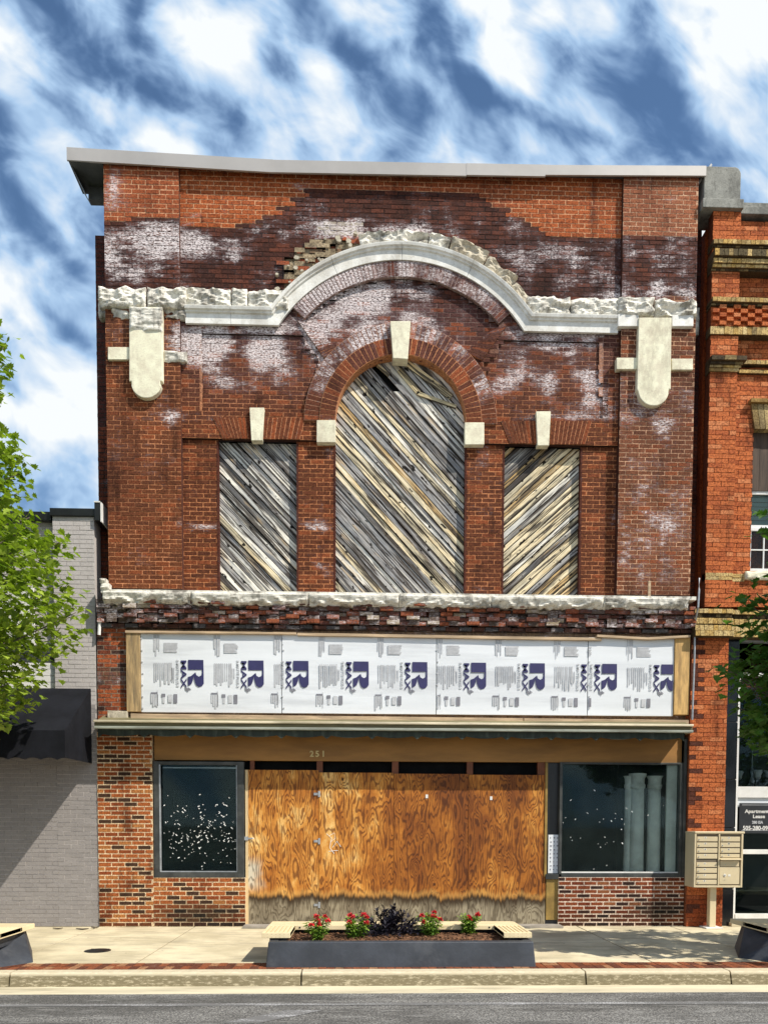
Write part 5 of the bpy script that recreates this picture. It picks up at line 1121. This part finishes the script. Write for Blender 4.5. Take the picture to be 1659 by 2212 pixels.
mb = MB(); mb.box(xp-.14, xp+.14, -.38, -.12, -.002, .02); mb.build('base_plate', M['white'], mlb, bevel=.004)
# ------------------------------------------------------------------ planters with benches
def loft(mb, bot, zb_, top, zt_):
    n = len(bot); a = [mb.vert((x, y, zb_)) for x, y in bot]; b = [mb.vert((x, y, zt_)) for x, y in top]
    for i in range(n): j = (i+1) % n; mb.f.append((a[i], a[j], b[j], b[i])); mb.mi.append(0)
    return a, b
def planter(name, loc, label, bot, top, inner, zt_, zin, bench, solid=False, group='planters with benches along the kerb'):
    t = empty(name, loc, label, 'planter', group); ox, oy = loc[0], loc[1]; A = lambda pl: [(x+ox, y+oy) for x, y in pl]
    mb = MB(); a, b = loft(mb, A(bot), 0, A(top), zt_); n = len(bot)
    c = [mb.vert((x, y, zt_)) for x, y in A(inner)]; d = [mb.vert((x, y, zin)) for x, y in A(inner)]
    for i in range(n): j = (i+1) % n; mb.f.append((b[i], b[j], c[j], c[i])); mb.mi.append(0); mb.f.append((c[i], c[j], d[j], d[i])); mb.mi.append(0)
    mb.build('planter_box', M['planter'], t, bevel=.012)
    x0, x1 = min(p[0] for p in inner)+ox, max(p[0] for p in inner)+ox; y0, y1 = min(p[1] for p in inner)+oy, max(p[1] for p in inner)+oy
    mb = MB(); R3 = random.Random(5); g = []; nx, ny = int((x1-x0)/.04), int((y1-y0)/.04)
    for j in range(ny+1):
        for i in range(nx+1):
            x = x0+(x1-x0)*i/nx; y = y0+(y1-y0)*j/ny; mb.vert((x, y, zin+.02+.05*math.sin(math.pi*j/ny)*math.sin(math.pi*i/nx)**.3+R3.uniform(-.012, .012)))
    for j in range(ny):
        for i in range(nx): k = j*(nx+1)+i; mb.f.append((k, k+1, k+nx+2, k+nx+1)); mb.mi.append(0)
    for _ in range(int((x1-x0)*900)):
        x = R3.uniform(x0+.04, x1-.04); y = R3.uniform(y0+.03, y1-.03); z = zin+.03+.05*math.sin(math.pi*(y-y0)/(y1-y0))+R3.uniform(-.004, .01); a_ = R3.uniform(0, 6.28); l = R3.uniform(.010, .028); w = R3.uniform(.004, .009); h = R3.uniform(-.01, .014)
        c_, s_ = math.cos(a_), math.sin(a_); mb.cur = (1, 1, 1, 1); mb.face([(x-c_*l-s_*w, y-s_*l+c_*w, z), (x-c_*l+s_*w, y-s_*l-c_*w, z+.002), (x+c_*l+s_*w, y+s_*l-c_*w, z+h+.003), (x+c_*l-s_*w, y+s_*l+c_*w, z+h)])
    m_ = mb.build('mulch', M['mulch'], t); m_['kind'] = 'stuff'
    (bx0, bx1, yback, ymid, yfront, zs0, zs1, sw) = bench
    bx0 += ox; bx1 += ox
    mb = MB(); mb.box(bx0, bx1, yback+oy-.11, yback+oy, zs0, zs1) if False else mb.box(bx0, bx1, ymid+oy, yback+oy, zs0, zs1); bk = mb.build('bench_board', M['seat'], t, bevel=.006)
    mb = MB(); mb.tube([(bx0+sw+.06, ymid+oy-.004, (zs0+zs1)/2), (bx0+sw+.06, ymid+oy+.01, (zs0+zs1)/2)], .012); mb.tube([(bx1-sw-.06, ymid+oy-.004, (zs0+zs1)/2), (bx1-sw-.06, ymid+oy+.01, (zs0+zs1)/2)], .012); mb.build('bolt', M['black'], bk)
    for (sa, sb) in ((bx0, bx0+sw), (bx1-sw, bx1)):
        mb = MB(); ns = 7; wsl = sw/(ns+ (ns-1)*.38); gap = wsl*.38; yr, yf_ = ymid+oy-.002, yfront+oy
        for k in range(ns): xa = sa+k*(wsl+gap); mb.box(xa, xa+wsl, yf_+.02, yr, zs0+.012, zs1)
        mb.box(sa, sb, yf_, yf_+.04, zs0, zs1+.001); mb.box(sa, sb, yr-.04, yr-.001, zs0, zs1+.001); mb.box(sa-.0, sa+.03, yf_+.04, yr-.04, zs0, zs1+.0015); mb.box(sb-.03, sb, yf_+.04, yr-.04, zs0, zs1+.0015)
        if solid: mb.box(sa+.03, sb-.03, yf_+.04, yr-.04, zs0+.02, zs1-.004)
        st = mb.build('slatted_seat', M['seat'], t, bevel=.003)
        mb = MB()
        for k in range(7):
            for z in (zs0+.014, zs1-.014): x = sa+.02+(sw-.04)*k/6; mb.box(x-.003, x+.003, yf_-.001, yf_, z-.003, z+.003)
        mb.build('screw_heads', M['timber'], st)
        mb = MB(); mb.box(sa+.08, sb-.06, yf_+.12, yr, .2, zs0-.001); mb.build('seat_bearer', M['planter'], t)
    return t
xc0, xc1 = -1.115, 2.085; ccx = (xc0+xc1)/2; hw = (xc1-xc0)/2
cb = lambda h, y0, y1: [(-h, y0), (h, y0), (h, y1), (-h, y1)]
planter('planter_bench', (ccx, -3.0, 0), 'centre charcoal planter with red flowers, a dark bush and slatted cream seats', cb(hw, -.60, .64), cb(hw-.025, -.56, .60), cb(hw-.13, -.44, .53), .295, .20, (-1.187-ccx, 2.075-ccx, .68, .29, -.41, .318, .38, .34))
lb = [(-3.2, -.60), (.05, -.60), (.33, -.24), (-.04, .60), (-3.2, .60)]; lt = [(-3.15, -.46), (-.22, -.46), (.0, .26), (-.08, .50), (-3.15, .50)]; li = [(-3.05, -.36), (-.32, -.36), (-.14, .20), (-.18, .42), (-3.05, .42)]
planter('planter_bench', (-4.30, -3.0, 0), 'charcoal planter bench cut off by the left edge of the photo', lb, lt, li, .315, .2, (-3.3, .06, .46, .10, -.52, .32, .385, .34), True)
rb_ = [(-x, y) for x, y in lb[::-1]]; rt_ = [(-x, y) for x, y in lt[::-1]]; ri = [(-x, y) for x, y in li[::-1]]
planter('planter_bench', (5.15, -2.78, 0), 'charcoal planter bench cut off by the right edge of the photo, tan seat end', rb_, rt_, ri, .315, .2, (.02, 3.3, .70, .34, -.30, .32, .385, .34), True)
# ------------------------------------------------------------------ plants
def leaf_face(mb, p, d, up, l, w, fold=.25, lobed=False):
    d = d.normalized(); s = d.cross(up)
    if s.length < 1e-3: s = Vector((1, 0, 0))
    s.normalize(); n = s.cross(d)
    if lobed:
        prof_ = [(0, 0), (.12, .10), (.02, .42), (.26, .34), (.30, .62), (.50, .40), (.60, .46), (.72, .20), (1.0, 0)]
        for sg_ in (1, -1):
            ring = [mb.vert(p+d*l*a+s*sg_*w*b+n*(fold*w*b-.22*l*a*a)) for a, b in prof_]
            f = tuple(ring) if sg_ < 0 else tuple(reversed(ring)); mb.f.append(f); mb.mi.append(0)
    else:
        a = mb.vert(p); b = mb.vert(p+d*l*.5+s*w*.5+n*w*fold); c = mb.vert(p+d*l-n*l*.15); e = mb.vert(p+d*l*.5-s*w*.5+n*w*fold); m_ = mb.vert(p+d*l*.5)
        mb.f += [(a, m_, b), (m_, c, b), (a, e, m_), (m_, e, c)]; mb.mi += [0]*4
def flower(px, py, h, label, seed, wide=.19):
    h *= 1.12
    R3 = random.Random(seed); x, y = gp(px, py, .25); y = max(-3.38, y); t = empty('flowering_plant', (x, y, .24), label, 'flower', 'red flowering plants in the centre planter')
    mb = MB(); tips = []
    for k in range(11):
        a = R3.uniform(0, 6.28); r = R3.uniform(.1, 1)*wide*.8; hh = h*R3.uniform(.55, .92); top = Vector((x+r*math.cos(a), y+r*math.sin(a), .24+hh)); mb.tube([(x, y, .22), ((x*1.0+top.x)/2, (y+top.y)/2, .24+hh*.55), tuple(top)], .004, 5); tips.append(top)
    mb.build('stems', M['fleaf'], t); mb = MB()
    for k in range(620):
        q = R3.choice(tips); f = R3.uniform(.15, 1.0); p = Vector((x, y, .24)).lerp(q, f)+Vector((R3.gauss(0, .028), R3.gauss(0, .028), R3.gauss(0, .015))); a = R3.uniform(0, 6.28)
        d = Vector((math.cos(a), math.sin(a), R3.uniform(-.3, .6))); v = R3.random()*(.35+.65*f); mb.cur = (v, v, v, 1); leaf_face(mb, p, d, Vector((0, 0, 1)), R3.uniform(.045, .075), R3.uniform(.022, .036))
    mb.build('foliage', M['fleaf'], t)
    for q in tips[:7]:
        mb = MB(); c = q+Vector((0, -.015, .01))
        for k in range(22):
            a = R3.uniform(0, 6.28); e = R3.uniform(-.2, 1.2); d = Vector((math.cos(a)*math.cos(e), math.sin(a)*math.cos(e), math.sin(e))); leaf_face(mb, c+d*.006, d, Vector((R3.uniform(-1, 1), R3.uniform(-1, 1), R3.uniform(-1, 1))), R3.uniform(.030, .048), .030)
        mb.build('blossom', M['red'], t)
flower(686, 2033, .30, 'red flowering plant furthest left, nearest the left slatted seat', 1); flower(767, 2030, .32, 'red flowering plant close against the left of the dark bush', 2)
flower(929, 2026, .31, 'tall red flowering plant close against the right of the dark bush', 3, .18); flower(1011, 2022, .29, 'red flowering plant furthest right, nearest the right slatted seat', 4, .19)
vx, vy = gp(838, 2020, .27); vt = empty('dark_leafed_bush', (vx, vy, .24), 'purple black leafy bush in the middle of the centre planter', 'bush'); R3 = random.Random(6); mb = MB(); lf = MB()
for k in range(70):
    a = R3.uniform(0, 6.28); e = R3.uniform(.05, 1.5); L2 = R3.uniform(.26, .43); d = Vector((math.cos(a)*math.cos(e)*1.25, math.sin(a)*math.cos(e)*.75, math.sin(e)*.92)); tip = Vector((vx, vy, .24))+d*L2; mb.tube([(vx+d.x*.03, vy+d.y*.03, .24), tuple(Vector((vx, vy, .27))+d*L2*.6), tuple(tip)], .004, 5)
    for j in range(16):
        f = R3.uniform(.35, 1.05); p = Vector((vx, vy, .25)).lerp(tip, f); a2 = R3.uniform(0, 6.28); dd = (d*.9+Vector((math.cos(a2), math.sin(a2), R3.uniform(-.5, .6)))*.8); v = R3.random()**1.5; lf.cur = (v, v, v, 1); leaf_face(lf, p, dd, Vector((0, 0, 1)), R3.uniform(.06, .10), R3.uniform(.024, .040), .2)
mb.build('stems', M['vleaf'], vt); lf.build('foliage', M['vleaf'], vt)
# ------------------------------------------------------------------ street trees
def street_tree(label, base, crown, outline, side, n, mat, seed, lsize, h0, extra=(), zlim=99):
    """outline: list of (z, half width) of the crown round its trunk line"""
    R3 = random.Random(seed); bx, by = base; t = empty('street_tree', (bx, by, 0), label, 'tree', 'maples planted along the kerb')
    mb = MB(); mb.tube([(bx, by, 0), (bx+.03, by, 1.2), (bx-.02, by+.02, 2.4), (bx, by, h0+1.2), (bx+.02, by, crown-.8)], [.11, .09, .08, .055, .015], 10)
    tr_ = mb.build('trunk', M['bark'], t, smooth=True)
    zs = [z for z, r in outline]
    def rad(z):
        if z <= zs[0] or z >= zs[-1]: return 0
        for (a, ra), (b, rb) in zip(outline, outline[1:]):
            if z <= b: return ra+(rb-ra)*(z-a)/(b-a)
    br = MB(); lf = MB(); ends = []
    while len(ends) < n//16:
        z = R3.uniform(zs[0], zs[-1]); R0 = rad(z); a = R3.uniform(-math.pi, math.pi); r = R0*math.sqrt(R3.uniform(.10, 1))
        e_ = Vector((bx+r*math.cos(a), by+r*.75*math.sin(a), z))
        if z+1.95*e_.y > zlim or (zlim < 50 and e_.x > 5.5 and R3.random() > .13): continue
        ends.append((e_, r/R0 if R0 else 0))
    ends += [(Vector(e), 1) for e in extra]
    for i, (e, f) in enumerate(ends):
        if i % 5 == 0 or i >= len(ends)-len(extra):
            s = Vector((bx, by, max(h0-.4, e.z-.9*(e-Vector((bx, by, e.z))).length*.7))); m_ = s.lerp(e, .5)+Vector((0, 0, .12)); br.tube([tuple(s), tuple(m_), tuple(e)], [.03, .016, .005], 6)
        out = Vector((e.x-bx, e.y-by, 0)); out = out.normalized() if out.length > .01 else Vector((1, 0, 0)); tw = (out+Vector((R3.uniform(-.6, .6), R3.uniform(-.6, .6), R3.uniform(-.1, .7)))).normalized()
        for k in range(16):
            p = e+tw*R3.uniform(-.38, .10)+Vector((R3.gauss(0, .08), R3.gauss(0, .08), R3.gauss(0, .06))); a = R3.uniform(0, 6.28)
            d = (out*.5+Vector((math.cos(a), math.sin(a), R3.uniform(-.7, .1)))).normalized(); v = min(1, max(0, R3.gauss(.55, .25))); lf.cur = (v, v, v, 1)
            leaf_face(lf, p, d, (Vector((R3.uniform(-.4, .4), R3.uniform(-.4, .4), 1))).normalized(), lsize*R3.uniform(.7, 1.25), lsize*R3.uniform(.85, 1.15), .15, True)
    br.build('limbs', M['bark'], t, smooth=True); lf.build('crown', mat, t)
def zt2(py, Y): return U(100, py, Y)[1]
TY = -3.0; bxL = -6.6
def outl(tbl, bx, Y): 
    o = []
    for (py, px) in tbl[::-1]: x, z = U(px, py, Y); o.append((z, abs(x-bx)))
    return o
tl = [(670, 12), (720, 22), (745, -40), (800, 0), (830, 20), (870, -30), (900, 45), (960, 60), (1010, 78), (1060, 70), (1100, 110), (1150, 150), (1185, 125), (1225, 165), (1255, 185), (1300, 160), (1340, 172), (1370, 120), (1420, 95), (1470, 88), (1510, 50), (1545, 20), (1575, -120)]
street_tree('bright green maple reaching into the left of the photo', (bxL, TY), U(0, 560, TY)[1]+1, outl([(a_, b_-(20 if a_ < 1080 else 8)) for a_, b_ in tl], bxL, TY), 1, 42000, M['leaf'], 21, .10, 2.6)
TY = -3.3; bxR = 7.0; tr2 = [(985, 1700), (1040, 1675), (1100, 1672), (1180, 1690), (1240, 1680), (1275, 1630), (1310, 1612), (1360, 1615), (1400, 1622), (1440, 1600), (1480, 1592), (1520, 1622), (1560, 1625), (1600, 1650), (1640, 1720)]
tw = []
for (px, py) in ((1558, 1440), (1580, 1460), (1600, 1300), (1655, 1110), (1645, 1150), (1655, 1260)): x, z = U(px, py, TY+.1); tw.append((x, TY+.1, z))
street_tree('darker green maple reaching into the right of the photo', (bxR, TY), U(1659, 960, TY)[1]+.9, outl(tr2, bxR, TY), -1, 6000, M['leafd'], 33, .115, 2.4, tw, -1.25)
